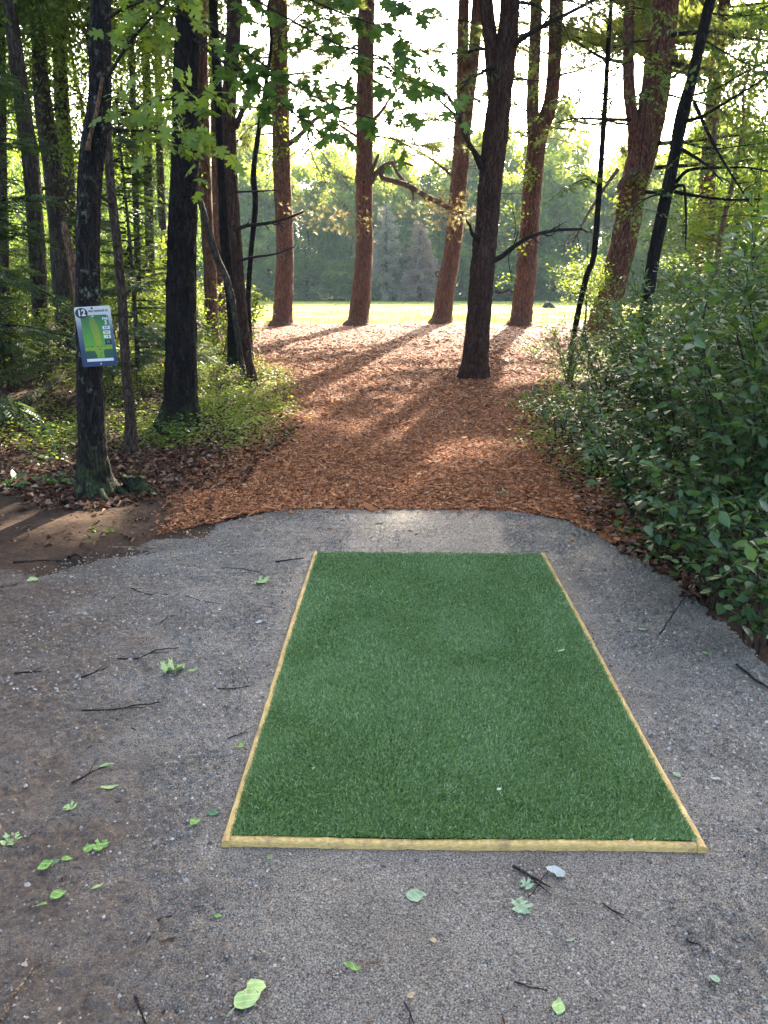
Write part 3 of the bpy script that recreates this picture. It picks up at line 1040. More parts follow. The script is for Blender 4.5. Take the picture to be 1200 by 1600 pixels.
def put_crown(parent, me, wood, z, s=1.0, rot=0.0, at_xy=None):
    o0 = wloc(parent)
    p = np.array([at_xy[0], at_xy[1], z]) - o0 if at_xy is not None else np.array([0, 0, z - o0[2]])
    for nm, d in (('crown', me), ('bough', wood)):
        if d is None:
            continue
        o = link(nm, d, parent)
        o.location = p
        o.scale = (s, s, s) if not isinstance(s, tuple) else s
        o.rotation_euler = (0, 0, rot)
        o['kind'] = 'stuff'


def at_height(P, z):
    return [float(np.interp(z, P[:, 2], P[:, 0])), float(np.interp(z, P[:, 2], P[:, 1]))]


# ---- the row of red pines at the meadow
GP = 'red pines standing along the meadow edge'
specs = [
    ('straight red pine at the left end of the meadow row, vine leaves on its trunk', (441, 508), [(441, 508, 32), (445, 398, 27), (440, 250, 27), (437, 120, 28), (434, 0, 29)]),
    ('straight red pine with a broken branch stub, second from the left in the meadow row', (559, 508), [(559, 508, 33), (569, 398, 26), (569, 281, 26), (570, 169, 27), (573, 0, 25)]),
]
pines = []
for i, (lab, b, pts) in enumerate(specs):
    t, Y = tree('pine_tree', lab, 'tree', b, GP)
    P, R = trunk(t, pts, Y, M['bark_red'], 21, 20 + i, 28, .16, 8, .035, .42)
    pines.append((t, P, R, Y))

t, Y = tree('pine_tree', 'leaning red pine forking into two stems high up, third in the meadow row', 'tree', (690, 505), GP)
P, R = trunk(t, [(690, 505, 31), (698, 440, 29), (706, 398, 26), (719, 262, 26), (726, 170, 27), (739, 100, 18), (746, 0, 17)], Y, M['bark_red'], 20, 23, 28, .16, 8, .035, .42)
trunk(t, [(722, 195, 20), (722, 150, 19), (723, 80, 18), (725, 0, 17)], Y, M['bark_red'], 19, 24, 20, .16, 8, .035, base=False, name='fork_stem')
pines.append((t, P, R, Y))
t, Y = tree('pine_tree', 'red pine with two close stems beside a leafy vine, right end of the meadow row', 'tree', (813, 508), GP)
P, R = trunk(t, [(813, 508, 33), (825, 398, 30), (831, 300, 29), (841, 215, 28), (862, 150, 21), (870, 0, 21)], Y, M['bark_red'], 20, 25, 28, .16, 8, .035, .42)
trunk(t, [(835, 240, 20), (832, 169, 19), (838, 0, 18)], Y, M['bark_red'], 19, 26, 20, .16, 8, .035, base=False, name='fork_stem')
pines.append((t, P, R, Y))
for i, (t, P, R, Y) in enumerate(pines):
    x, y = at_height(P, 11)
    put_crown(t, [PINE_A, PINE_B][i % 2], [WOOD_A, WOOD_B][i % 2], 10.7 + .5 * (i % 3), 1.0 + .07 * (i % 2), i * 2.1 + .9, (x, y))
    dead_limbs(t, P, R, 12, 4.5, 11.0, 3.2, 40 + i)


def needles_on(parent, Q, spread, n, size, m, seed, name='needles', up=.2, tmpl=(FINE_V, FINE_F)):
    g = np.random.default_rng(seed)
    k = g.integers(max(1, len(Q) // 5), len(Q), n)
    P = Q[k] + g.normal(0, 1, (n, 3)) * spread
    D = unit(Q[k] - Q[k - 1]) + g.normal(0, .6, (n, 3)) + [0, 0, up]
    return build(name, [place(P, D, g.normal(0, 1, (n, 3)), g.uniform(.7, 1.2, n) * size, *tmpl)], M[m], parent, kind='stuff')


def low_boughs(parent, P, R, n, z0, z1, L, seed, dens=38, size=.2, m='leaf_pine'):
    g = np.random.default_rng(seed)
    for i in range(n):
        z = g.uniform(z0, z1)
        k = int(np.argmin(np.abs(P[:, 2] - z)))
        c = np.array([*at_height(P, z), z])
        az = g.uniform(-.5, .5) + (0 if i % 2 else math.pi)
        Q = wander(c, (math.cos(az), .6 * math.sin(az) - .15, g.uniform(-.05, .25)), L * g.uniform(.6, 1.1), 9, .13, -.05, g)
        ch = tube(Q, np.linspace(.035, .008, 10), 6, .1, .05, 0, i)
        Qs, segs = smooth_path(Q, np.ones(10), .08)[0], []
        for _ in range(9):
            q = g.integers(len(Qs) // 4, len(Qs) - 1)
            tw = wander(Qs[q], unit(Qs[q] - Qs[q - 1]) + g.normal(0, .6, 3) * [1, 1, .45], g.uniform(.35, .95), 6, .15, -.06, g)
            ch += tube(tw, np.linspace(.009, .003, 7), 4)
            segs.append(smooth_path(tw, np.ones(7), .05)[0])
        ob = build('branch', ch, M['twig'], parent, smooth=True)
        needles_on(ob, np.vstack(segs), [.07, .07, .04], int(dens * L * 2.2), size, m, seed + i)


# knots on the pines
for i, (j, px, py) in enumerate([(1, 569, 285), (1, 573, 365), (2, 705, 330), (0, 441, 402), (3, 829, 330), (2, 684, 428)]):
    t, P, R, Y = pines[j]
    c = at(px, py, Y - R[3] * .9)
    a = np.linspace(0, 2 * np.pi, 11)
    build('branch_knot', tube(np.stack([c[0] + .07 * np.cos(a), np.full(11, c[1] - .02), c[2] + .09 * np.sin(a)], -1), np.full(11, .03), 6), M['dead_wood'], t, smooth=True)

for i, (t, P, R, Y) in enumerate(pines):
    low_boughs(t, P, R, 9, 6.2, 10.8, 3.2, 1000 + 20 * i)
# broken, half-dead limb between the second and third pine
t2, P2, R2, Y2 = pines[1]
px_branch(t2, [(580, 285), (590, 268), (606, 256), (626, 253), (645, 259)], [Y2] * 3 + [Y2 - .3, Y2 - .6], .10, .03, M['dead_wood'], 'broken_branch', 8, 4, 3)
px_branch(t2, [(600, 262), (596, 276), (615, 283), (640, 291), (665, 306), (690, 318), (706, 326)], [Y2 - .1, Y2 - .2, Y2 - .4, Y2 - .6, Y2 - .8, Y2 - 1.0, Y2 - 1.1], .08, .09, M['dead_wood'], 'broken_branch', 8, 5, 4)
px_branch(t2, [(614, 256), (621, 270), (632, 284)], [Y2 - .2] * 3, .05, .06, M['dead_wood'], 'broken_branch', 8, 0, 5)
px_branch(t2, [(580, 270), (586, 255), (592, 240)], [Y2] * 3, .07, .04, M['dead_wood'], 'branch_stub', 8, 1, 6)
t3, P3, R3, Y3 = pines[2]
px_branch(t3, [(706, 275), (680, 253), (640, 229), (610, 214), (584, 196)], [Y3 - .2, Y3 - .5, Y3 - .9, Y3 - 1.2, Y3 - 1.5], .05, .015, M['dead_wood'], 'dead_branch', 7, 7, 7)
px_branch(t3, [(712, 180), (690, 160), (672, 140), (655, 128)], [Y3 - .2, Y3 - .4, Y3 - .6, Y3 - .8], .05, .012, M['twig'], 'dead_branch', 7, 6, 8)
px_branch(t2, [(560, 215), (530, 195), (500, 176)], [Y2 - .2, Y2 - .5, Y2 - .8], .05, .015, M['dead_wood'], 'dead_branch', 7, 6, 9)
px_branch(t2, [(578, 196), (600, 168), (612, 150), (640, 120)], [Y2, Y2 - .2, Y2 - .4, Y2 - .6], .06, .015, M['dead_wood'], 'dead_branch', 7, 5, 10)
t1, P1, R1, Y1 = pines[0]
px_branch(t1, [(452, 225), (470, 210), (495, 185), (530, 172), (552, 168)], [Y1, Y1 - .2, Y1 - .4, Y1 - .7, Y1 - 1], .09, .03, M['dead_wood'], 'dead_branch', 8, 6, 11)
for q, path in enumerate([[(470, 208), (500, 235), (520, 262), (548, 298)], [(480, 200), (490, 250), (520, 300), (560, 345)], [(500, 186), (540, 225), (552, 260)]]):
    px_branch(t1, path, [Y1 - .3, Y1 - .6, Y1 - .9, Y1 - 1.2][:len(path)], .025, .008, M['dead_wood'], 'dead_branch', 5, 9, 12 + q)


Qs = np.vstack([smooth_path(np.array([at(a, b, Y2 - 1) for a, b in pp]), np.ones(len(pp)), .08)[0] for pp in ([(640, 300), (690, 320), (735, 345)], [(650, 320), (690, 335), (730, 350)])])
needles_on(t2, Qs, [.45, .4, .22], 250, .2, 'leaf_dry', 31)
Qs = np.vstack([smooth_path(np.array([at(a, b, Y1 - 1) for a, b in pp]), np.ones(len(pp)), .08)[0] for pp in ([(480, 300), (530, 320), (555, 345)], [(470, 330), (510, 345), (552, 360)])])
needles_on(t1, Qs, [.5, .4, .2], 150, .2, 'leaf_dry', 32)

# ---- the dark forked pine by the path
tP, YP = tree('pine_tree', 'big dark forked pine standing right beside the chip path, nearer than the meadow row', 'tree', (740, 590))
P4, R4 = trunk(tP, [(740, 590, 42), (747, 500, 37), (756, 398, 36), (765, 300, 36), (774, 215, 38), (784, 130, 34), (793, 60, 31), (800, -30, 29)], YP, M['bark_pine_dark'], 16, 50, 44, .06, 10, .04, .22)
trunk(tP, [(776, 190, 25), (772, 130, 23), (766, 60, 22), (757, -30, 21)], YP + .05, M['bark_pine_dark'], 15, 51, 30, .08, 9, .035, base=False, name='fork_stem')
px_branch(tP, [(770, 408), (785, 400), (806, 383), (830, 369), (868, 360), (910, 358)], [YP - .1, YP - .2, YP - .4, YP - .5, YP - .6, YP - .7], .05, .02, M['twig'], 'dead_branch', 8, 6, 52)
px_branch(tP, [(752, 262), (742, 240), (728, 215), (716, 180), (700, 150), (672, 128)], [YP - .1, YP - .2, YP - .3, YP - .4, YP - .5, YP - .6], .055, .012, M['twig'], 'dead_branch', 8, 5, 53)
px_branch(tP, [(750, 375), (738, 366), (734, 352), (728, 345)], [YP - .1, YP - .3, YP - .4, YP - .45], .04, .012, M['twig'], 'branch_stub', 7, 2, 54)
px_branch(tP, [(792, 80), (815, 60), (850, 40), (885, 22), (930, 0)], [YP, YP - .2, YP - .3, YP - .4, YP - .5], .06, .02, M['twig'], 'dead_branch', 8, 7, 55)
px_branch(tP, [(775, 455), (785, 457), (797, 452)], [YP - .2, YP - .35, YP - .45], .03, .012, M['dead_wood'], 'branch_stub', 7, 0, 56)
px_branch(tP, [(750, 250), (742, 236), (728, 228)], [YP - .1, YP - .3, YP - .5], .04, .012, M['twig'], 'branch_stub', 7, 1, 57)
px_branch(tP, [(767, 290), (776, 305), (778, 320)], [YP - .15, YP - .25, YP - .3], .02, .008, M['twig'], 'branch_stub', 6, 0, 58)
put_crown(tP, PINE_B, WOOD_B, 8.2, (.8, .8, .8), 2.0, at_height(P4, 9))
dead_limbs(tP, P4, R4, 5, 4.2, 6.5, 1.8, 59, M['twig'])
low_boughs(tP, P4, R4, 4, 5.2, 6.6, 1.7, 1100, 34, .13)

# ---- the big pine behind the thicket on the right
t6, Y6 = tree('pine_tree', 'thick leaning red pine rising from behind the right-hand thicket, stem dividing above', 'tree', (938, 522))
P6, R6 = trunk(t6, [(938, 522, 46), (955, 450, 42), (972, 390, 40), (988, 300, 40), (1008, 225, 44), (1021, 160, 44), (1031, 80, 42), (1040, 0, 41)], Y6, M['bark_red'], 18, 60, 34, .12, 9, .04, .2)
trunk(t6, [(991, 255, 20), (990, 200, 19), (983, 140, 18), (982, 60, 17), (985, 0, 16)], Y6, M['bark_red'], 17, 61, 22, .14, 8, .035, base=False, name='fork_stem')
px_branch(t6, [(1000, 262), (975, 280), (964, 300)], [Y6 - .3, Y6 - .5, Y6 - .6], .10, .05, M['dead_wood'], 'branch_stub', 8, 2, 62)
px_branch(t6, [(965, 265), (940, 300), (915, 340), (895, 380)], [Y6 - .4, Y6 - .8, Y6 - 1.2, Y6 - 1.5], .05, .015, M['dead_wood'], 'dead_branch', 7, 8, 63)
px_branch(t6, [(985, 187), (940, 186), (900, 185), (868, 192)], [Y6 - .3, Y6 - .5, Y6 - .7, Y6 - .9], .05, .012, M['twig'], 'dead_branch', 7, 6, 64)
px_branch(t6, [(978, 98), (940, 90), (900, 65), (870, 50)], [Y6 - .3, Y6 - .5, Y6 - .7, Y6 - .9], .05, .012, M['twig'], 'dead_branch', 7, 6, 65)
for q, path in enumerate([[(1028, 224), (1070, 222), (1120, 215), (1200, 205)], [(1024, 262), (1080, 258), (1150, 252), (1230, 243)], [(1010, 300), (1060, 300), (1120, 312), (1210, 315)], [(1050, 100), (1100, 108), (1160, 118), (1220, 112)], [(1045, 55), (1110, 50), (1180, 62), (1240, 70)]]):
    ys_ = [Y6 - .2, Y6 - 1.2, Y6 - 2.5, Y6 - 4][:len(path)]
    ob, Q = px_branch(t6, path, ys_, .06, .015, M['twig'], 'branch', 7, 9, 66 + q)
    needles_on(t6, Q, [.45, .45, .16], [300, 240, 160, 620, 560][q], .17, 'leaf_pine', 70 + q)
low_boughs(t6, P6, R6, 4, 5.2, 9.2, 3.2, 1140, 40, .17)
put_crown(t6, PINE_A, WOOD_A, 10.7, (1.35, 1.35, 1.1), 4.0, at_height(P6, 11))

for q, (x, y, z) in enumerate([(10.6, 29.5, 8.6), (9.6, 20.5, 8.8)]):  # two pines added so their crowns keep sun off gravel and thicket
    b = np.array([x, y, float(H(x, y))])
    t = thing('pine_tree', ['tall pine past the right end of the meadow row, behind the thicket', 'tall pine over the right-hand thicket, nearer than the meadow row'][q], 'tree', b)
    build('trunk', tube([b - [0, 0, .1], b + [.1, 0, 3], b + [0, .1, 8], b + [.2, 0, 19]], [.30, .25, .22, .06], 22, .2, .035, 8, 95 + q), M['bark_red'], t, smooth=True)
    put_crown(t, PINE_A, WOOD_A, z, 1.3, q + .5, (x, y))

# ---- dark leaning maple in the thicket and its neighbours
t7, Y7 = tree('maple_tree', 'slim black trunk leaning right out of the right-hand thicket', 'tree', (1000, 560), Y=12.0)
P7, R7 = trunk(t7, [(1000, 560, 22), (1012, 460, 20), (1027, 375, 19), (1050, 262, 18), (1066, 188, 17), (1088, 94, 17), (1112, -10, 16)], Y7, M['bark_dark'], 9, 80, 26, .1, 7, .03, .25)
trunk(t7, [(1043, 300, 9), (1048, 250, 7), (1057, 185, 6), (1075, 120, 4)], Y7 - .1, M['bark_dark'], None, 81, 12, .1, 5, .03, base=False, name='side_stem')
for q, (path, ny) in enumerate([([(1056, 285), (1072, 268), (1095, 263), (1135, 262), (1170, 262), (1210, 270)], -.4), ([(1070, 190), (1100, 180), (1150, 150), (1200, 120)], -.5), ([(1085, 160), (1110, 215), (1135, 260), (1180, 330)], -.8), ([(1060, 230), (1100, 255), (1130, 285)], -.6), ([(1055, 300), (1080, 305), (1140, 312), (1210, 310)], -.3), ([(1050, 296), (1068, 290), (1072, 340), (1071, 390)], -.2)]):
    px_branch(t7, path, np.linspace(Y7, Y7 + ny * 2, len(path)), .028, .008, M['bark_dark'], 'branch', 7, 5, 82 + q)

t8, Y8 = tree('sapling', 'thin dark sapling stem curving up left of the thick leaning pine', 'sapling', (889, 552), Y=15.5)
trunk(t8, [(889, 552, 9), (905, 480, 9), (917, 430, 9), (928, 398, 9), (936, 300, 9), (945, 169, 8), (956, 0, 7)], Y8, M['bark_dark'], 8.5, 90, 14, .12, 5, .03, .3)
t9, Y9 = tree('sapling', 'reddish young stem in the sunlit yellow leaves above the right-hand thicket', 'sapling', (1118, 430), Y=15.0)
trunk(t9, [(1112, 520, 9), (1119, 420, 9), (1126, 370, 8), (1134, 330, 7), (1150, 260, 6), (1160, 200, 5)], Y9, M['dead_wood'], 5.5, 91, 14, .12, 5, .03, .3)
t10, Y10 = tree('dead_sapling', 'straight dead pole of a sapling behind the black leaning trunk', 'sapling', (1110, 500), Y=17.5)
trunk(t10, [(1110, 500, 9), (1113, 307, 8), (1117, 180, 7)], Y10, M['dead_wood'], None, 92, 10, .2, 5, .03, .3)

# ------------------------------------------------------------------ left-hand trees
ts, Ys_ = tree('birch_tree', 'lichened dark birch carrying the tee sign, roots spreading at its foot', 'tree', (150, 772))
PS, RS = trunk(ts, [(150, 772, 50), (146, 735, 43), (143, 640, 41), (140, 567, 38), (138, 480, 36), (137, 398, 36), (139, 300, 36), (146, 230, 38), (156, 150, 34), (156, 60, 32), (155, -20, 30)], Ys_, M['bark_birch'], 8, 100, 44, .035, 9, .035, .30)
px_branch(ts, [(160, 120), (153, 165), (143, 205), (137, 235)], [Ys_ - .12] * 4, .012, .018, M['peeled'], 'bark_strip', 7, 0, 101)
for q, (path, r) in enumerate([([(165, 745), (178, 765), (196, 776), (215, 782)], .05), ([(140, 765), (128, 778), (115, 783)], .035), ([(155, 772), (165, 786), (180, 790)], .03)]):
    Pq = np.array([ground(*a) for a in path]) + np.array([[0, 0, .10 * (1 - k / (len(path) - 1)) - .01] for k in range(len(path))])
    build('root', tube(Pq, np.linspace(r, .012, len(path)), 9, .04, .08, 0, q), M['bark_birch'], ts, smooth=True)

th, Yh = tree('sapling', 'slender brown trunk rising just right of the tee sign', 'sapling', (206, 706))
trunk(th, [(206, 706, 19), (203, 640, 16), (196, 560, 15), (191, 470, 14), (183, 380, 14), (176, 320, 14), (170, 250, 13), (166, 180, 12), (163, 60, 10), (160, -20, 9)], Yh, M['bark_stem'], 7, 110, 22, .07, 6, .03, .18)
px_branch(th, [(178, 322), (165, 312), (152, 305)], [Yh, Yh - .1, Yh - .2], .022, .012, M['bark_stem'], 'branch_stub', 6, 1, 111)

tm, Ym = tree('maple_tree', 'thickest dark maple trunk on the left with a mossy flared foot', 'tree', (281, 672))
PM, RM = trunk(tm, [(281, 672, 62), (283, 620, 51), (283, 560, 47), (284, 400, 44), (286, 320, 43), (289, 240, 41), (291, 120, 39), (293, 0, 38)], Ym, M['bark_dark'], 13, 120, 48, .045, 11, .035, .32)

ta, Ya = tree('maple_tree', 'dark double-stemmed maple beside the path, one stem of its left-hand pair', 'tree', (366, 577))
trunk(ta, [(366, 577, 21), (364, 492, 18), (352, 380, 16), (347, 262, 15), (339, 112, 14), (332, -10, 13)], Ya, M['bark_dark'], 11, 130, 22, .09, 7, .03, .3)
tb_, Yb = tree('maple_tree', 'leaning dark maple whose foot curves out to the chip path edge', 'tree', (397, 603))
PB, RB = trunk(tb_, [(397, 603, 14), (388, 560, 14), (379, 492, 16), (370, 400, 18), (362, 290, 20), (358, 170, 22), (364, 60, 23), (367, -10, 23)], Yb, M['bark_pine_dark'], 11, 131, 24, .08, 7, .03, .45)
px_branch(tb_, [(368, 200), (378, 175), (392, 150), (405, 115), (412, 95)], [Yb] * 5, .05, .02, M['bark_pine_dark'], 'branch', 7, 5, 132)
px_branch(tb_, [(366, 360), (385, 353), (410, 350), (440, 344), (474, 331)], [Yb - .1, Yb - .2, Yb - .3, Yb - .4, Yb - .5], .035, .016, M['twig'], 'dead_branch', 7, 5, 133)
px_branch(tb_, [(372, 408), (395, 402), (430, 397), (460, 386)], [Yb - .1, Yb - .2, Yb - .3, Yb - .4], .026, .01, M['twig'], 'dead_branch', 7, 3, 134)
px_branch(tb_, [(370, 300), (395, 299), (440, 297)], [Yb - .1, Yb - .2, Yb - .3], .02, .008, M['twig'], 'dead_branch', 6, 2, 135)
tc, Yc = tree('sapling', 'thin sapling slanting across the dark stems at the path edge', 'sapling', (376, 520), Y=14.4)
trunk(tc, [(378, 528, 9), (360, 455, 10), (337, 398, 11), (322, 345, 10), (306, 289, 9), (296, 240, 7)], Yc, M['bark_grey'], 5.0, 136, 14, .1, 5, .03, .2)
td, Yd = tree('sapling', 'crooked thin dark stem between the leaning maple and the first red pine', 'sapling', (390, 532), Y=17.0)
trunk(td, [(390, 532, 9), (388, 470, 8), (392, 398, 8), (399, 320, 9), (396, 270, 9), (405, 200, 7), (416, 127, 6), (424, 60, 5)], Yd, M['bark_dark'], 8, 137, 14, .12, 5, .04, .3)
te, Ye = tree('pine_tree', 'reddish pine trunk showing between the thick maple and the double stems', 'tree', (332, 538))
trunk(te, [(332, 538, 22), (328, 420, 20), (323, 340, 19), (319, 240, 18), (317, 157, 17), (314, 0, 16)], Ye, M['bark_red'], 17, 138, 22, .14, 8, .03, .25)
tf_, Yf = tree('pine_tree', 'second reddish pine trunk close behind, half hidden by the dark double stems', 'tree', (347, 515))
trunk(tf_, [(347, 515, 19), (343, 400, 18), (340, 290, 17), (336, 150, 16), (330, 0, 15)], Yf, M['bark_red'], 17, 139, 20, .16, 8, .03, .25)
for t_, z, xy, s in ((te, 10.5, (-4.9, 20.3), .8), (tf_, 11, (-5.2, 24), .8)):
    put_crown(t_, PINE_B, WOOD_B, z, s, z, xy)
tg, Yg = tree('snag', 'broken reddish dead stem leaning left behind the birch with the sign', 'dead tree', (140, 720), Y=7.6)
trunk(tg, [(140, 720, 16), (134, 600, 15), (124, 470, 14), (112, 410, 12), (104, 370, 11), (99, 347, 9)], Yg, M['peeled'], None, 140, 18, .06, 6, .05, .1)

bgp = [
    ('grey pine leaning in at the far left edge of the woods', [(58, 500, 26), (52, 300, 25), (38, 188, 24), (26, 94, 22), (14, 0, 20)], 14.5),
    ('grey pine just right of the leaning one at the far left', [(98, 500, 30), (86, 300, 29), (68, 170, 27), (62, 90, 22), (55, 0, 20)], 16.5),
    ('paler trunk glimpsed between the far-left pines and the birch', [(112, 500, 24), (104, 260, 23), (96, 150, 22), (90, 0, 20)], 19),
    ('thin upright trunk seen between the birch and the thick maple', [(238, 520, 14), (232, 300, 14), (228, 100, 13), (222, 0, 12)], 22),
    ('slim grey trunk showing at the left side of the thick maple', [(262, 520, 13), (250, 250, 12), (246, 0, 11)], 25),
    ('thin forest trunk right of the slender brown sapling', [(216, 520, 10), (212, 300, 10), (203, 0, 9)], 18),
    ('bare trunk at the very left edge of the picture', [(4, 520, 18), (2, 300, 18), (-3, 0, 17)], 17),
]
bg_trees = []
for i, (lab, pts, Yq) in enumerate(bgp):
    t, Yq = tree('woodland_tree', lab, 'tree', pts[0][:2], 'trees deep in the left-hand woods', Y=Yq)
    Pq, Rq = trunk(t, pts, Yq, M['bark_grey'], 14, 150 + i, 18, .2, 7, .03, .25)
    dead_limbs(t, Pq, Rq, 4, 2.0, 7, 1.6, 170 + i, M['twig'])
    bg_trees.append((t, Pq))

# broadleaf crowns for the woods (unit size; scaled per tree)
CROWN = []
for i in range(3):
    CROWN.append(raw_mesh('crown', [leaf_crown(200 + i, 12000, .043, 'leaf_under', 75, .15)], M['leaf_under']))
CROWN_LOW = []
for i in range(3):
    CROWN_LOW.append(raw_mesh('crown', [leaf_crown(210 + i, 11000, .05, 'leaf_under', 65, .17, shell=.2)], M['leaf_under']))
HEM = []
for i in range(2):
    g = np.random.default_rng(220 + i)
    P, D, N, wood = [], [], [], []
    for b in range(70):
        t = (b + g.random()) / 70
        z = .06 + .92 * t
        L = (.32 * (1 - t) ** .8 + .03) * g.uniform(.6, 1.15)
        az = g.uniform(0, 6.28)
        pts = wander((0, 0, z), (math.cos(az), math.sin(az), .1), L, 6, .1, -.05, g)
        wood += tube(pts, np.linspace(.0035, .001, 7), 4)
        for _ in range(int(250 * L) + 6):
            s = g.uniform(.1, 1) ** .8 * 5.99
            k = int(s)
            p = pts[k] + (pts[k + 1] - pts[k]) * (s - k)
            d = unit(pts[min(k + 1, 6)] - pts[k])
            sd = np.cross(d, [0, 0, 1])
            off = g.normal(0, .035) * (1.3 - s / 6)
            P.append(p + sd * off + [0, 0, g.normal(0, .006)])
            D.append(d + sd * np.sign(off) * g.uniform(.3, 1) + g.normal(0, .15, 3) + [0, 0, -.1])
            N.append(np.array([0, 0, 1]) + g.normal(0, .2, 3))
    n = len(P)
    HEM.append((raw_mesh('crown', [place(np.array(P), np.array(D), np.array(N), g.uniform(.7, 1.2, n) * .034, SPRAY_V, SPRAY_F)], M['leaf_hemlock']), raw_mesh('bough', wood, M['twig'])))

for i, (t, Pq) in enumerate(bg_trees):
    o = link('crown', CROWN[i % 3], t)
    x, y = at_height(Pq, 9)
    o.location = np.array([x, y, 9.5]) - wloc(t)
    o.scale = (2.6, 2.6, 4.0)
    o.rotation_euler = (0, 0, i * 1.1)
    o['kind'] = 'stuff'


def wood_tree(x, y, h, r, label, group, low, mat='bark_grey', crown=None, seed=0, sc=None):
    """a tree deeper in the woods: own bent trunk and limbs, crown from LOW metres up"""
    g = np.random.default_rng(seed)
    b = np.array([x, y, float(H(x, y))])
    px = 600 + F_PX * float(np.dot(b - _c, _r)) / float(np.dot(b - _c, _f))
    if px < 600:
        wh = [q for lim, q in ((-400, 'far beyond the left edge'), (-120, 'beyond the left edge'), (-20, 'just beyond the left edge'), (60, 'at the far-left edge of the picture'), (115, 'left of the birch with the sign'), (165, 'behind the birch with the sign'), (215, 'behind the slender brown sapling'), (262, 'left of the thick maple trunk'), (320, 'behind the thick maple trunk'), (600, 'right of the thick maple trunk')) if px < lim][0]
    else:
        wh = [q for lim, q in ((985, 'behind the thick leaning pine'), (1040, 'left of the black leaning trunk'), (1090, 'behind the black leaning trunk'), (1140, 'right of the black leaning trunk'), (1180, 'near the right edge'), (1230, 'at the right edge'), (9999, 'beyond the right edge')) if px < lim][0]
    t = thing('woodland_tree', f'{label}, {wh}, {int(round(y))} metres off', 'tree', b, group)
    P = [b - [0, 0, .1]] + [b + [g.normal(0, .12) * k / 3, g.normal(0, .12) * k / 3, h * k / 6] for k in range(1, 7)]
    ch = tube(P, np.linspace(r, r * .25, 7), 12, .4, .04, 6, seed)
    for _ in range(6):
        k = g.integers(2, 6)
        az = g.uniform(0, 6.28)
        ch += twiggy(P[k], (math.cos(az), math.sin(az), .5), h * .18, r * .3, g, 3, .12)
    build('trunk', ch, M[mat], t, smooth=True)
    o = link('crown', (crown or CROWN)[seed % 3], t)
    s = sc or (h * .2, h * .2, (h - low) / 2)
    o.location = (0, 0, low + s[2])
    o.scale = s
    o.rotation_euler = (0, 0, g.uniform(0, 6))
    o['kind'] = 'stuff'
    return t


gA, gB = 'trees filling the left-hand woods', 'trees beyond the right-hand thicket'
k = 0
for (x, y, h, r, low) in [(-5.8, 17, 9, .07, 3.0), (-8.5, 16.5, 11, .10, 4.0), (-11.5, 20, 13, .12, 3.5), (-9.5, 26, 12, .11, 1.0), (-15, 27, 14, .13, 1.5), (-16, 36, 14, .14, .8), (-11.0, 40, 11, .12, .8), (-22, 40, 15, .15, .5), (-14.5, 15, 11, .1, 1.8)]:
    wood_tree(x, y, h, r, 'leafy tree in the left-hand woods', gA, low, seed=300 + k)
    k += 1
for (x, y, h, r, low) in [(10.5, 22, 9, .08, 3.2), (12, 30, 12, .10, 2.0), (14.5, 26, 12, .10, 1.5), (9.5, 15.5, 8, .06, 2.8), (17, 34, 13, .12, 1.0), (15.5, 18, 11, .1, 1.0)]:
    wood_tree(x, y, h, r, 'leafy tree past the thicket', gB, low, seed=300 + k)
    k += 1

# dark hemlocks on the left
for i, (x, y, h, lab) in enumerate([(-5.7, 9.6, 6.8, 'dark feathery hemlock left of the birch, its boughs reaching low over the ground'), (-7.6, 13.2, 7, 'feathery hemlock farther back at the left edge of the woods'), (-4.4, 13.4, 4.6, 'small feathery hemlock between the birch and the thick maple'), (-7.0, 11.0, 8.5, 'tall hemlock at the left edge between the two low feathery ones')]):
    b = np.array([x, y, float(H(x, y))])
    t = thing('hemlock_tree', lab, 'tree', b, 'hemlocks in the left-hand woods')
    build('trunk', tube([b - [0, 0, .1], b + [.05, 0, h * .4], b + [0, .05, h * .97]], [h * .0095, h * .007, .008], 10, .3, .04, 5, i), M['bark_grey'], t, smooth=True)
    for nm, d in (('crown', HEM[i % 2][0]), ('bough', HEM[i % 2][1])):
        o = link(nm, d, t)
        o.scale = (h, h, h)
        o.rotation_euler = (0, 0, i * 1.7)
        o['kind'] = 'stuff'


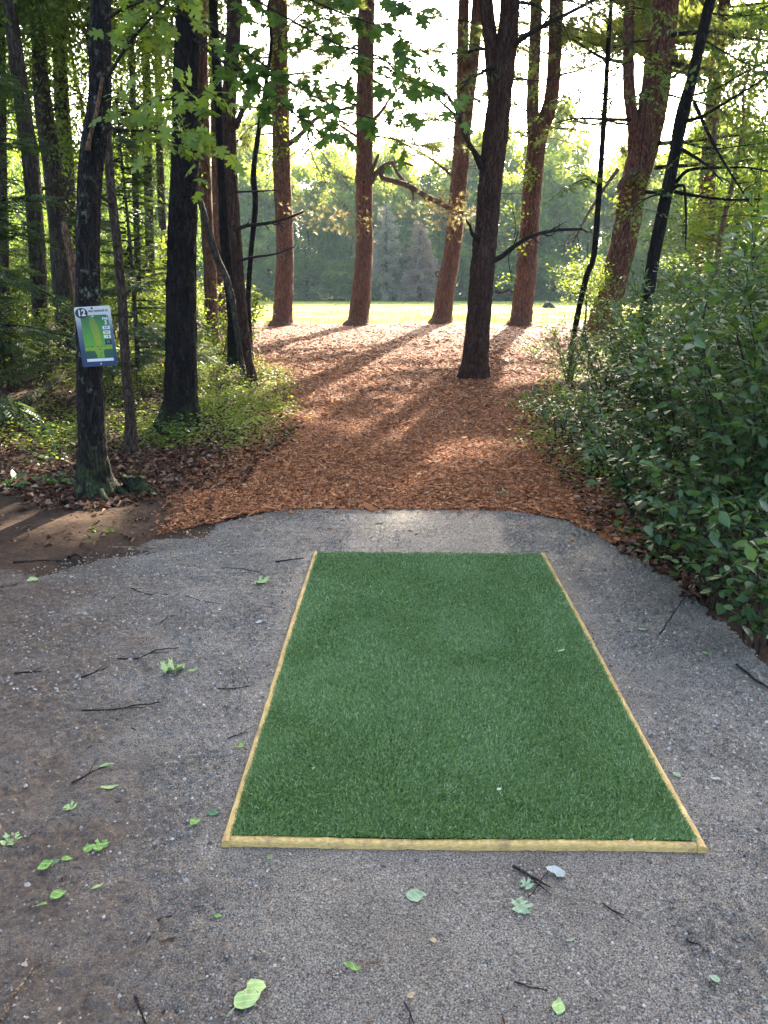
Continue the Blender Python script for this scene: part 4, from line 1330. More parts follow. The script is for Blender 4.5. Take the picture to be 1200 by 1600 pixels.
# ------------------------------------------------------------------ shrubs, seedlings, saplings
def shrub(name, label, cat, base, h, R, nst, leaf, kind, nobj, seed, group=None, m='leaf_shrub', dens=1.0, tmpl=(OVAL_V, OVAL_F), lean=(0, 0), stem='bark_stem'):
    g = np.random.default_rng(seed)
    base = np.array(base, float)
    t = thing(name, label, cat, base, group)
    LP, LD, LN = [], [], []
    for s in range(nst):
        az = 2 * math.pi * (s + g.uniform(-.3, .3)) / nst
        out_ = R * g.uniform(.35, 1.0)
        hh = h * g.uniform(.65, 1.0)
        u = np.linspace(0, 1, 9)[:, None]
        dirxy = np.array([math.cos(az), math.sin(az), 0]) * out_ + np.array([lean[0], lean[1], 0])
        path = base + np.array([.06 * math.cos(az), .06 * math.sin(az), -.04]) + dirxy * (u ** 1.4) + np.array([0, 0, 1]) * hh * (1.35 * u - .35 * u * u) + np.cumsum(g.normal(0, .018 * h, (9, 3)), 0) * np.array([1, 1, .3])
        ch = tube(path, np.linspace(.004 + .0045 * h, .0022, 9), 5)
        ntw = max(3, int(8 * min(h, 2.2) * dens))
        segs = [path[3:]]
        for _ in range(ntw):
            k = g.integers(1, 8)
            d = unit(path[k + 1] - path[k]) * .5 + g.normal(0, .6, 3) * [1, 1, .5]
            tw = wander(path[k] + (path[k + 1] - path[k]) * g.random(), d, g.uniform(.16, .42) * min(h, 1.6), 5, .15, -.03, g)
            ch += tube(tw, np.linspace(.0028, .0012, 6), 4)
            segs.append(tw)
        build('stem', ch, M[stem], t, smooth=True)
        for sg in segs:
            L = np.linalg.norm(np.diff(sg, axis=0), axis=1).sum()
            nl = max(2, int(L / (leaf * .62)))
            tt = (np.arange(nl) + g.uniform(0, .6, nl)) / nl * (len(sg) - 1.001)
            k = tt.astype(int)
            p = sg[k] + (sg[k + 1] - sg[k]) * (tt - k)[:, None]
            d = unit(sg[k + 1] - sg[k])
            sd = np.cross(d, [0, 0, 1.0]) * np.where(np.arange(nl) % 2, 1, -1)[:, None]
            LP.append(p)
            LD.append(d * .6 + sd * 1.0 + g.normal(0, .25, (nl, 3)) + [0, 0, -.18])
            LN.append(np.array([0, 0, 1.0]) + g.normal(0, .33, (nl, 3)))
    LP, LD, LN = np.vstack(LP), np.vstack(LD), np.vstack(LN)
    n = len(LP)
    LS = leaf * g.uniform(.6, 1.25, n)
    idx = np.argsort(np.linalg.norm(LP - _c, axis=1) / LS)
    a, b = idx[:nobj], idx[nobj:]
    if nobj:
        leaf_objects(t, LP[a], LD[a], LN[a], LS[a], kind)
    if len(b):
        build('foliage', [place(LP[b], LD[b], LN[b], LS[b], *tmpl)], M[m], t, kind='stuff')
    return t


GS = 'shrubs of the right-hand thicket'
right = [
    (1190, 1010, .75, .40, 6, .075, 130, 'low broad-leaved shrub nearest the gravel at the right edge'),
    (1120, 945, .80, .45, 7, .072, 140, 'low shrub with pale glinting leaves over the debris at the gravel edge'),
    (1055, 880, .70, .42, 7, .066, 130, 'low shrub with scattered leaves where the gravel curves right'),
    (1160, 900, 1.7, .55, 7, .072, 130, 'tall leafy shrub at the right edge just behind the nearest low shrub'),
    (1205, 850, 2.1, .60, 7, .075, 110, 'tallest near shrub, spilling in from the right edge'),
    (1000, 818, .95, .50, 8, .062, 110, 'waist-high shrub above the dark bare soil beside the chip path'),
    (1090, 800, 1.6, .60, 8, .066, 110, 'dense dark shrub in the middle of the right-hand thicket'),
    (1180, 770, 1.95, .65, 8, .07, 90, 'high dense shrub towards the right edge behind the middle of the thicket'),
    (935, 745, .85, .50, 8, .058, 80, 'low dark shrub bordering the chip path, midway along the thicket'),
    (1010, 730, 1.55, .60, 8, .06, 80, 'rounded dark shrub behind the low one at the path'),
    (1110, 700, 1.85, .70, 9, .062, 70, 'tall shrub rising to the black leaning trunk'),
    (880, 690, .65, .45, 8, .055, 60, 'small shrub at the chip path below the dark shadowed hollow'),
    (945, 650, 1.25, .60, 9, .055, 50, 'spreading shrub behind the small ones at the path'),
    (1030, 645, 1.8, .70, 9, .058, 40, 'tall shrub under the thick leaning pine'),
    (1195, 690, 2.2, .75, 9, .065, 50, 'tallest shrub at the back right edge of the thicket'),
    (845, 655, .40, .45, 7, .05, 40, 'ankle-high leafy patch beside the chip path below the big dark pine'),
    (1130, 625, 2.1, .80, 9, .06, 30, 'high sunlit shrub at the back of the thicket'),
    (890, 595, .95, .60, 8, .052, 30, 'light shrub at the foot of the thin curving sapling'),
    (965, 585, 1.6, .75, 9, .055, 20, 'back shrub crowding the base of the thick leaning pine'),
    (1060, 580, 2.0, .80, 9, .058, 20, 'back shrub beside the black leaning trunk, tips in the sun'),
    (835, 560, .45, .5, 7, .05, 0, 'sparse sunlit seedling clump right of the big dark pine'),
    (860, 530, .55, .6, 7, .055, 0, 'thin sunlit seedling clump in the needles behind the big dark pine'),
]
for i, (px, py, h, R, ns, lf, no, lab) in enumerate(right):
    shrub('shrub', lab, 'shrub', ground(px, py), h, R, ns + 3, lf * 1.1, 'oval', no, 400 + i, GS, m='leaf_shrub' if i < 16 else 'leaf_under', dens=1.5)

# sunlit young growth beyond the thicket
for i, (px, Yq, z0, sc, lab) in enumerate([(1150, 15.5, 1.6, (1.5, 1.2, 1.5), 'glowing yellow-green young tree at the right edge above the thicket'), (1090, 19, 1.2, (1.6, 1.4, 1.3), 'pale green young tree behind the black leaning trunk'), (1195, 13, 2.6, (1.2, 1.1, 1.5), 'green young tree overhanging the right edge'), (905, 22, .5, (1.0, 1.0, 1.0), 'small sunlit bush left of the thick leaning pine')]):
    b = at(px, 560, Yq)
    b[2] = float(H(b[0], b[1]))
    t = thing('young_tree', lab, 'tree', b, 'sunlit young trees beyond the thicket')
    g = np.random.default_rng(450 + i)
    ch = tube([b - [0, 0, .1], b + [.1, 0, z0], b + [.05, .1, z0 + 2 * sc[2]]], [.04, .03, .008], 8, .3, .04, 0, i)
    for _ in range(9):
        az = g.uniform(0, 6.28)
        ch += twiggy(b + [0.08, 0, z0 + g.uniform(0, 1.3) * sc[2]], (math.cos(az), math.sin(az), .35), sc[0], .012, g, 3)
    build('trunk', ch, M['bark_stem'], t, smooth=True)
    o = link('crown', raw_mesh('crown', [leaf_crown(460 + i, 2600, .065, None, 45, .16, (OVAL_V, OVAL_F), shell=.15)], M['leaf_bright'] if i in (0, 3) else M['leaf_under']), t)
    o.location = (0, 0, z0 + sc[2])
    o.scale = sc
    o['kind'] = 'stuff'

# left undergrowth
GL = 'understory plants in the left-hand woods'
left = [
    (205, 600, 1.0, .6, 8, .075, 60, 'leaf_under', 'leafy understory bush right of the tee sign'),
    (235, 560, 1.7, .7, 8, .09, 60, 'leaf_bright', 'glowing young tree with broad leaves between the birch and the thick maple'),
    (170, 610, .7, .5, 7, .06, 30, 'leaf_under', 'low leafy bush behind the foot of the birch'),
    (70, 590, 1.3, .8, 8, .07, 40, 'leaf_under', 'dark bush at the far left behind the fallen log'),
    (20, 610, 1.5, .8, 8, .07, 40, 'leaf_under', 'dark bush at the left edge beside the fallen log'),
    (110, 560, 1.9, .8, 8, .08, 40, 'leaf_under', 'tall understory bush left of the tee sign'),
    (250, 610, .5, .5, 7, .06, 30, 'leaf_bright', 'sunlit low plant in front of the thick maple, left side'),
    (335, 610, .45, .5, 8, .06, 40, 'leaf_bright', 'sunlit green plants right of the thick maple'),
    (375, 630, .32, .5, 8, .055, 40, 'leaf_bright', 'bright ground plants below the leaning dark maple'),
    (330, 650, .30, .45, 8, .055, 40, 'leaf_bright', 'bright ground plants at the right foot of the thick maple'),
    (405, 590, .22, .45, 7, .05, 30, 'leaf_under', 'small plants round the curved foot of the leaning maple'),
    (345, 560, 1.1, .6, 7, .075, 30, 'leaf_bright', 'sunlit sapling leaves before the reddish pine trunks'),
    (385, 545, 1.9, .45, 5, .09, 30, 'leaf_bright', 'young sapling with drooping bright leaves by the crooked thin stem'),
    (300, 565, .9, .7, 8, .07, 20, 'leaf_under', 'green bush behind the thick maple'),
    (150, 540, 2.6, .9, 11, .08, 20, 'leaf_under', 'tall understory bush behind the tee sign'),
    (40, 530, 2.8, 1.0, 12, .08, 0, 'leaf_under', 'tall dark bush deep at the far left'),
    (200, 530, 2.6, .9, 11, .08, 0, 'leaf_under', 'tall bush deep between the birch and the thick maple'),
    (275, 535, 1.8, .9, 8, .08, 0, 'leaf_bright', 'sunlit bush deep behind the thick maple'),
    (310, 520, 1.6, .9, 8, .08, 0, 'leaf_bright', 'sunlit bush beside the meadow behind the reddish pines'),
    (100, 532, 3.0, .9, 11, .085, 0, 'leaf_under', 'high leafy brush deep behind the far-left pines, left of the birch'),
    (12, 555, 2.5, .9, 10, .08, 0, 'leaf_under', 'leafy brush at the very left edge under the bare trunk'),
    (178, 548, 2.9, .8, 10, .085, 0, 'leaf_under', 'high leafy brush seen just right of the tee sign'),
    (252, 528, 2.8, .9, 11, .085, 0, 'leaf_bright', 'high sunlit brush left of the thick maple trunk'),
    (75, 720, .20, .35, 6, .06, 20, 'leaf_under', 'low woodland plants on the litter left of the birch'),
    (105, 755, .16, .30, 6, .055, 20, 'leaf_under', 'small woodland plants just left of the birch foot'),
    (5, 765, .16, .20, 4, .10, 12, 'leaf_under', 'broad-leaved plant cut by the left edge on the bare soil'),
    (207, 745, .12, .12, 3, .06, 8, 'leaf_bright', 'tiny bright seedling right of the birch foot'),
    (268, 690, .25, .25, 5, .08, 14, 'leaf_shrub', 'grey-green seedling at the foot of the thick maple'),
    (150, 832, .06, .06, 3, .05, 5, 'leaf_bright', 'tiny seedling alone on the bare brown soil'),
    (975, 832, .10, .10, 3, .06, 8, 'leaf_bright', 'small bright seedling at the gravel edge below the chip path'),
]
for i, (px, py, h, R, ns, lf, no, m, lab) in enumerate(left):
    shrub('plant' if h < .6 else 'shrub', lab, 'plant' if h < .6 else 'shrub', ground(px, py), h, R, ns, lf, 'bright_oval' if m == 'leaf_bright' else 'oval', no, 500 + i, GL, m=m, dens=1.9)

# ground cover patches on both sides of the path
g = np.random.default_rng(77)
cen = []
for _ in range(560):
    if g.random() < .80:
        y = g.uniform(8.3, 22)
        x = np.interp(y, my, mxl) - abs(g.normal(0, 1)) * (.6 + .14 * y) + .2
    else:
        y = g.uniform(6.8, 24)
        x = np.interp(y, my, mxr) + abs(g.normal(0, 1)) * (.45 + .06 * y) - .05
    cen.append((x, y))
cen = np.array(cen)
NC = 44000
idx = g.integers(0, len(cen), NC)
xy = cen[idx] + g.normal(0, .17, (NC, 2))
z = H(xy[:, 0], xy[:, 1]) + g.uniform(.02, 1, NC) ** 1.3 * (g.uniform(.08, .32, len(cen))[idx])
az = g.uniform(0, 6.28, NC)
build('ground_cover', [place(np.column_stack([xy, z]), np.stack([np.cos(az), np.sin(az), g.normal(-.1, .3, NC)], -1), np.stack([g.normal(0, .35, NC), g.normal(0, .35, NC), np.ones(NC)], -1), g.uniform(.03, .065, NC), DIA_V, DIA_F)], M['leaf_cover'], kind='stuff')


# ------------------------------------------------------------------ maple sprays hanging into view
def spray(parent, paths, kind, m, leaf, nper, seed, twigs=3):
    g = np.random.default_rng(seed)
    for path, Y0, Y1 in paths:
        yy = np.linspace(Y0, Y1, len(path))
        ob, Q = px_branch(parent, path, yy, .014, .004, M['twig'], 'branch', 6, 0, seed, .04)
        nodes, dirs = [], []
        ch = []
        for k in range(len(Q) // 5, len(Q), max(1, len(Q) // nper)):
            d = unit(Q[k] - Q[k - 1])
            for s in range(twigs):
                tw = wander(Q[k], d * .6 + g.normal(0, .55, 3) * [1, .7, .5], g.uniform(.15, .42), 4, .15, -.06, g)
                ch += tube(tw, np.linspace(.003, .0013, 5), 4)
                for q in (2, 3, 4):
                    nodes.append(tw[q])
                    dirs.append(unit(tw[q] - tw[q - 1]) * .7 + g.normal(0, .55, 3) + [0, 0, -.35])
        if ch:
            build('twig', ch, M['twig'], ob, smooth=True)
        P, D = np.array(nodes), np.array(dirs)
        n = len(P)
        N = np.array([0, -.35, 1.0]) + g.normal(0, .35, (n, 3))
        leaf_objects(ob, P, D, N, leaf * g.uniform(.65, 1.2, n), kind)
        seed += 1


spray(tm, [
    ([(300, -60), (400, 0), (480, 45), (560, 85), (640, 125), (700, 150)], 9.5, 8.0),
    ([(305, -80), (420, -30), (520, 15), (600, 45), (670, 85)], 9.5, 8.2),
    ([(302, 20), (370, 70), (440, 120), (520, 165), (600, 190), (645, 200)], 9.5, 8.0),
    ([(302, 50), (360, 95), (420, 145), (470, 185), (520, 205)], 9.5, 8.3),
    ([(305, -100), (450, -60), (560, -10), (640, 15)], 9.5, 8.2),
    ([(300, 60), (370, 110), (430, 118), (500, 112), (580, 110)], 9.5, 8.4),
], 'maple', 'leaf_maple', .135, 9, 600, 3)
spray(ts, [
    ([(165, 190), (200, 175), (240, 160), (285, 150), (318, 140)], 6.3, 5.7),
    ([(168, 200), (215, 205), (262, 205), (310, 215)], 6.3, 5.7),
    ([(168, 120), (200, 70), (225, 40), (250, 15), (275, -20)], 6.3, 5.9),
    ([(165, 30), (200, 10), (240, 5), (290, 25)], 6.3, 6.0),
], 'bright_maple', 'leaf_bright', .105, 7, 640, 2)
spray(tb_, [
    ([(345, 60), (370, 100), (385, 125), (405, 160)], 13.5, 12.6),
    ([(350, 0), (385, 30), (420, 40), (470, 70)], 13.5, 12.4),
], 'maple', 'leaf_maple', .14, 6, 660, 2)



def leafy(parent, paths, m, leaf, seed, twigs=4, step=.22):
    """branches with many small leaves, too small to pick apart"""
    g = np.random.default_rng(seed)
    for path, Y0, Y1 in paths:
        ob, Q = px_branch(parent, path, np.linspace(Y0, Y1, len(path)), .016, .005, M['twig'], 'branch', 6, 0, seed, .04)
        P, D, ch = [], [], []
        for k in range(len(Q) // 6, len(Q), max(1, int(step / .08))):
            for _ in range(twigs):
                tw = wander(Q[k], unit(Q[k] - Q[k - 1]) * .6 + g.normal(0, .6, 3) * [1, 1, .45], g.uniform(.25, .8), 7, .15, -.04, g)
                ch += tube(tw, np.linspace(.004, .0015, 8), 4)
                for q in range(1, 8):
                    for sgn in (-1, 1):
                        d = unit(tw[q] - tw[q - 1])
                        P.append(tw[q] + g.normal(0, .012, 3))
                        D.append(d * .6 + np.cross(d, [0, 0, 1.0]) * sgn + g.normal(0, .25, 3) + [0, 0, -.2])
        n = len(P)
        build('twig', ch, M['twig'], ob, smooth=True)
        build('foliage', [place(np.array(P), np.array(D), np.array([0, -.2, 1.0]) + g.normal(0, .4, (n, 3)), leaf * g.uniform(.6, 1.2, n), OVAL_V, OVAL_F)], M[m], ob, kind='stuff')
        seed += 1


leafy(t8, [([(956, 25), (990, 12), (1030, 22)], 15.5, 14.8), ([(950, 112), (985, 96), (1015, 86)], 15.5, 15), ([(947, 150), (925, 138), (900, 150)], 15.5, 15), ([(955, 40), (930, 25), (905, 30)], 15.5, 15), ([(937, 290), (915, 280), (890, 290)], 15.5, 15)], 'leaf_under', .085, 1200, 3, .3)
leafy(t7, [([(1095, 60), (1130, 80), (1170, 100), (1230, 112)], 12, 11), ([(1078, 150), (1120, 138), (1170, 110), (1220, 90)], 12, 11.2), ([(1085, 100), (1050, 120), (1005, 145)], 12, 11.6), ([(1060, 220), (1110, 232), (1180, 225)], 12, 11.2), ([(1105, 20), (1150, 25), (1210, 20)], 12, 11.2), ([(1045, 300), (1010, 310), (985, 330)], 12, 11.7)], 'leaf_under', .075, 1220, 3, .3)
leafy(pines[3][0], [([(868, 60), (895, 75), (925, 70)], pines[3][3], pines[3][3] - 1), ([(838, 110), (815, 105), (805, 120)], pines[3][3] - .5, pines[3][3] - 1)], 'leaf_bright', .12, 1240, 3, .4)

# crowns above the frame on the left trees
for t, z, sc, sd in ((ts, 6.6, (1.9, 1.6, 1.8), 0), (tm, 9.2, (3.2, 3.0, 3.4), 1), (ta, 9.0, (2.2, 2.2, 2.6), 2), (tb_, 9.6, (2.4, 2.4, 2.8), 0), (t7, 7.8, (2.2, 2.0, 2.6), 1)):
    o = link('crown', CROWN[sd], t)
    o.location = (0.2, 0, z - wloc(t)[2])
    o.scale = sc
    o['kind'] = 'stuff'


# vines with bright leaves up two pines
def vine(label, path, Y, seed, n, size):
    g = np.random.default_rng(seed)
    P = np.array([at(a, b, Y) for a, b in path])
    t = thing('climbing_vine', label, 'vine', P[0])
    Q, _ = smooth_path(P, np.ones(len(P)), .1)
    build('stem', tube(P, np.full(len(P), .012), 5, .15), M['twig'], t, smooth=True)
    ck = g.integers(0, len(Q), max(5, n // 22))
    cc = Q[ck] + g.normal(0, 1, (len(ck), 3)) * [.2, .1, .05]
    k = g.integers(0, len(cc), n)
    pp = cc[k] + g.normal(0, 1, (n, 3)) * [.15, .10, .13]
    az = g.uniform(0, 6.28, n)
    build('foliage', [place(pp, np.stack([np.cos(az), np.sin(az), np.full(n, -.4)], -1), np.stack([g.normal(0, .5, n), -.4 + g.normal(0, .4, n), np.ones(n)], -1), g.uniform(.7, 1.3, n) * size, OVAL_V, OVAL_F)], M['leaf_bright'], t, kind='stuff')


vine('yellow-green vine leaves clinging to the left end pine of the meadow row', [(434, 245), (440, 200), (432, 150), (436, 60)], Y1 - .5, 701, 330, .11)
vine('yellow-green vine hanging beside the two-stemmed pine at the row end', [(835, 300), (826, 260), (834, 200), (828, 130), (840, 60), (850, 10)], pines[3][3] - .6, 702, 330, .13)
vine('leafy vine trailing low on the two-stemmed pine near its base', [(800, 440), (795, 400), (806, 360), (800, 320)], pines[3][3] - 3.0, 703, 130, .12)
vine('green vine leaves on the thick leaning pine trunk', [(955, 400), (985, 330), (1000, 250), (1012, 150), (1030, 60)], Y6 - .7, 704, 120, .13)

# ------------------------------------------------------------------ far tree line across the meadow
FAR = [raw_mesh('crown', [leaf_crown(720 + i, 16000, .10, None, 100, .13, shell=.45)], M['leaf_far']) for i in range(5)]
gF = np.random.default_rng(730)
far = []
for x in np.arange(-62, 66, 5.2):
    far.append((x + gF.uniform(-1.5, 1.5), 82 + gF.uniform(-2, 3) - max(0, (x - 14)) * .28, gF.uniform(12.5, 16)))
for x in np.arange(-66, 70, 6.5):
    far.append((x + gF.uniform(-2, 2), 92 + gF.uniform(-2, 4) - max(0, (x - 14)) * .25, gF.uniform(16.5, 20)))
for x in np.arange(-58, 50, 3.3):
    far.append((x + gF.uniform(-1, 1), 79 + gF.uniform(-.6, 1) - max(0, (x - 14)) * .30, gF.uniform(4.0, 7.5)))
first = {}


def seen_where(lab, x, y):
    px = 600 + F_PX * float(np.dot(np.array([x, y, 3.0]) - _c, _r)) / float(np.dot(np.array([x, y, 3.0]) - _c, _f))
    for lim, wh in ((160, 'behind the left woods'), (300, 'left of the thick maple trunk'), (441, 'left of the first pine'), (500, 'just right of the first pine'), (560, 'just left of the second pine'), (630, 'right of the second pine'), (690, 'left of the third pine'), (765, 'by the dark forked pine'), (825, 'left of the two-stemmed pine'), (880, 'right of the two-stemmed pine'), (950, 'left of the leaning pine'), (1060, 'behind the leaning pine')):
        if px < lim:
            return lab + ', ' + wh
    return lab + ', behind the right-hand thicket'


for i, (x, y, h) in enumerate(far):
    b = (x, y, float(H(x, y)))
    row = 0 if h > 16.2 else (1 if h > 8 else 2)
    lab = ['tall tree at the far tree line back', 'rounded tree of the far tree line', 'low tree fronting the far tree line'][row]
    lab = seen_where(lab, x, y)
    t = thing('broadleaf_tree', lab, 'tree', b, ['tall trees at the back of the far tree line', 'trees of the far tree line', 'low trees fronting the far tree line'][row])
    if row not in first:
        first[row] = raw_mesh('trunk', tube([(0, 0, -.2), (.1, 0, 2), (.2, .1, 5), (.1, 0, h * .55)], [.2, .16, .12, .05], 8, .8, .04, 5, i), M['bark_stem'], True)
    o = link('trunk', first[row], t)
    o.rotation_euler = (0, 0, gF.uniform(0, 6))
    o = link('crown', FAR[i % 5], t)
    low = -.35 * h if row == 2 else h * .02
    wd = (2.9 + .9 * gF.random()) * (.95 if row == 2 else 1.2)
    o.scale = (wd, wd * .9, (h - low) / 2)
    o.location = (0, 0, low + (h - low) / 2)
    o.rotation_euler = (0, 0, gF.uniform(0, 6))
    o['kind'] = 'stuff'


def spruce(label, px, py, htop, Y, wd, m, seed):
    g = np.random.default_rng(seed)
    b = at(px, py, Y)
    b[2] = float(H(b[0], b[1]))
    top = at(px, htop, Y)[2]
    h = top - b[2]
    t = thing('spruce_tree', label, 'tree', b, 'pale ailing spruces before the far tree line')
    build('trunk', tube([b - [0, 0, .2], b + [0, 0, h * .5], b + [0, 0, h * .98]], [.24, .15, .03], 8, .6, .03, 5, seed), M['bark_grey'], t, smooth=True)
    P, D, wood = [], [], []
    for i in range(90):
        q = i / 90
        z = h * (.06 + .93 * q)
        L = wd * (1 - q) ** .8 * g.uniform(.6, 1.1) + .25
        az = g.uniform(0, 6.28)
        pts = wander(b + [0, 0, z], (math.cos(az), math.sin(az), .05), L, 5, .1, -.08, g)
        wood += tube(pts, np.linspace(.035, .01, 6), 4)
        for _ in range(int(L * 22)):
            s = g.uniform(.1, 1) * 4.99
            k = int(s)
            P.append(pts[k] + (pts[k + 1] - pts[k]) * (s - k) + g.normal(0, .12, 3) - [0, 0, .08])
            D.append(unit(pts[k + 1] - pts[k]) + g.normal(0, .4, 3) + [0, 0, -.45])
    n = len(P)
    build('bough', wood, M['bark_grey'], t, smooth=True, kind='stuff')
    build('crown', [place(np.array(P), np.array(D), g.normal(0, 1, (n, 3)), g.uniform(.7, 1.2, n) * .36, TUFT_V, TUFT_F)], M[m], t, kind='stuff')


spruce('pale greenish spruce before the far trees, seen right of the second pine', 603, 470, 312, 76.5, 2.6, 'leaf_pale', 740)
spruce('smaller rusty spruce before the far trees, just left of the third pine', 655, 470, 340, 76.0, 2.3, 'leaf_rust', 741)

# dark clump in the meadow
b = ground(856, 481)
g = np.random.default_rng(750)
th_ = np.linspace(0, 2 * np.pi, 15)[:-1]
V, rings = [], 5
for i in range(rings):
    q = i / (rings - 1)
    for a in th_:
        r = (.42 * (1 - .75 * q ** 1.6)) * (1 + .25 * math.sin(3 * a + i) + g.normal(0, .08))
        V.append((b[0] + r * math.cos(a), b[1] + r * math.sin(a), b[2] - .05 + .4 * q + g.normal(0, .03)))
V = np.array(V)
i = np.arange(rings - 1)[:, None] * 14
j = np.arange(14)[None]
Fq = np.stack([i + j, i + (j + 1) % 14, i + 14 + (j + 1) % 14, i + 14 + j], -1).reshape(-1, 4)
tag(build('tree_stump', [(V, Fq), (V[-14:], np.arange(14)[None])], M['bark_dark'], origin=b), 'small dark stump out on the bright meadow right of the pines', 'stump')

# ------------------------------------------------------------------ fallen log, old stump, sticks
Pq = np.array([ground(-40, 690), ground(20, 652), ground(62, 625), ground(100, 603)]) + np.array([[0, 0, .10], [0, 0, .10], [0, 0, .12], [0, 0, .16]])
lg = thing('fallen_log', 'grey fallen log lying on the forest floor at the left edge', 'log', Pq[1])
build('trunk', tube(Pq, [.095, .09, .08, .05], 20, .06, .05, 8, 3), M['bark_birch'], lg, smooth=True)
build('branch_stub', twiggy(Pq[2] + [0, 0, .06], (.4, .2, .6), .5, .02, np.random.default_rng(4), 2), M['bark_grey'], lg, smooth=True)

b = ground(212, 768)
V = []
for i in range(5):
    q = i / 4
    for a in th_:
        r = (.13 - .07 * q) * (1 + .3 * math.sin(2 * a + 2 * i) + g.normal(0, .14))
        V.append((b[0] + r * 1.3 * math.cos(a), b[1] + r * math.sin(a), b[2] - .03 + .17 * q + g.normal(0, .012)))
V = np.array(V)
i = np.arange(4)[:, None] * 14
Fq = np.stack([i + j, i + (j + 1) % 14, i + 14 + (j + 1) % 14, i + 14 + j], -1).reshape(-1, 4)
tag(build('tree_stump', [(V, Fq), (V[-14:], np.arange(14)[None])], M['bark_dark'], origin=b), 'small rotten dark stump at the right foot of the birch', 'stump')

sticks = [
    ([(800, 1357), (830, 1372), (860, 1390)], .0075, 'twig', 'dark thick stick on gravel below the front board, right half'),
    ([(826, 1404), (842, 1384), (858, 1360)], .003, 'twig', 'thin twig crossing the dark thick stick below the front board'),
    ([(3, 1592), (20, 1560), (45, 1530), (62, 1496)], .0045, 'pale_twig', 'pale crooked twig at the bottom left corner'),
    ([(212, 1557), (220, 1578), (230, 1610)], .006, 'twig', 'dark curved stick cut by the bottom edge, left part'),
    ([(20, 881), (70, 877), (132, 879)], .012, 'twig', 'long dark stick at the soil edge at the left'),
    ([(108, 874), (118, 868), (128, 874)], .018, 'twig', 'short knobby piece of wood on the long dark stick at the left'),
    ([(430, 880), (452, 877), (474, 875)], .010, 'twig', 'short thick dark stick left of the pad back corner'),
    ([(345, 887), (380, 890), (405, 897), (416, 905)], .0035, 'twig', 'thin curved twig just left of the short thick stick'),
    ([(184, 1028), (215, 1028), (245, 1018), (280, 1016)], .006, 'twig', 'forked dark twig on the gravel left of the pad'),
    ([(215, 1026), (228, 1038), (236, 1046)], .004, 'pale_twig', 'tan twig end beside the forked dark twig'),
    ([(128, 1113), (175, 1109), (215, 1103), (250, 1098)], .006, 'twig', 'long dark twig lying lower left of the pad'),
    ([(112, 1225), (140, 1213), (166, 1200)], .006, 'twig', 'dark stick under a pale leaf at left'),
    ([(205, 921), (232, 928), (264, 930)], .005, 'twig', 'thin twig in the upper left gravel'),
    ([(250, 975), (262, 968), (278, 962)], .004, 'twig', 'short twig in the upper left gravel, below the thin one'),
    ([(290, 932), (320, 940), (346, 944)], .0035, 'twig', 'hair-thin twig in the upper left gravel'),
    ([(22, 1054), (42, 1052), (66, 1050)], .006, 'twig', 'short dark stick near the left edge'),
    ([(128, 1061), (148, 1053), (168, 1044)], .006, 'twig', 'short slanting stick right of the one at the left edge'),
    ([(340, 1079), (365, 1076), (392, 1073)], .004, 'twig', 'thin dark twig close to the pad left board'),
    ([(356, 1155), (372, 1150), (388, 1146)], .004, 'twig', 'small twig touching distance from the pad left board'),
    ([(170, 856), (215, 858), (262, 861)], .006, 'pale_twig', 'brown twig along the soil and gravel boundary'),
    ([(0, 968), (22, 973), (62, 957)], .004, 'pale_twig', 'thin tan twig at the left edge of the gravel'),
    ([(632, 1570), (639, 1585), (647, 1606)], .004, 'twig', 'small dark twig cut by the bottom edge, centre'),
    ([(940, 1415), (955, 1424), (975, 1431)], .004, 'twig', 'small dark twig right of the stick below the front board'),
    ([(1072, 1470), (1080, 1474), (1090, 1480)], .005, 'twig', 'short stub of twig on the lower right gravel'),
    ([(805, 1535), (828, 1543), (855, 1549)], .004, 'twig', 'thin dark twig on gravel near the bottom, right of centre'),
    ([(1062, 934), (1090, 933), (1120, 930)], .009, 'twig', 'dark stick under the low shrub at the right gravel edge'),
    ([(1075, 936), (1110, 955), (1160, 985)], .008, 'twig', 'long dark stick slanting along the right gravel edge'),
    ([(1150, 1040), (1175, 1062), (1200, 1080)], .012, 'twig', 'muddy stick half buried at the right edge'),
    ([(1030, 1000), (1090, 940), (1150, 870), (1185, 830)], .006, 'twig', 'bare arching twig leaning through the near shrubs on the right'),
    ([(1065, 1262), (1074, 1275), (1080, 1292)], .003, 'twig', 'hair-thin dark twig beside the pad front right corner'),
]
for i, (path, r, m, lab) in enumerate(sticks):
    g = np.random.default_rng(800 + i)
    P = np.array([ground(*q) for q in path])
    r = r * (1.0 if m == 'pale_twig' else .65)
    P[:, 2] = pad_z(P[:, 0], P[:, 1]) + r * .9 + .003
    if 'arching' in lab:
        P[:, 2] += np.array([.02, .3, .55, .75])
        P[1:, 1] -= .1
    Q, R = smooth_path(P, np.linspace(r, r * .55, len(P)), .02)
    Q[:, :2] += g.normal(0, .0022, (len(Q), 2))
    ch = tube(Q, R * g.uniform(.85, 1.15, len(R)), 7)
    if r < .0065 and 'thin' not in lab:
        k = len(Q) // 2
        d = unit(Q[k] - Q[k - 1]) + np.array([g.normal(0, .5), g.normal(0, .5), .02])
        ch += tube([Q[k], Q[k] + unit(d) * .05, Q[k] + unit(d) * .09 + [.005, 0, -.002]], [r * .5, r * .4, r * .25], 5)
    tag(build('stick' if r > .006 else 'twig', ch, M[m], origin=P[0], smooth=True), lab, 'stick' if r > .006 else 'twig', 'sticks and twigs dropped on the ground')

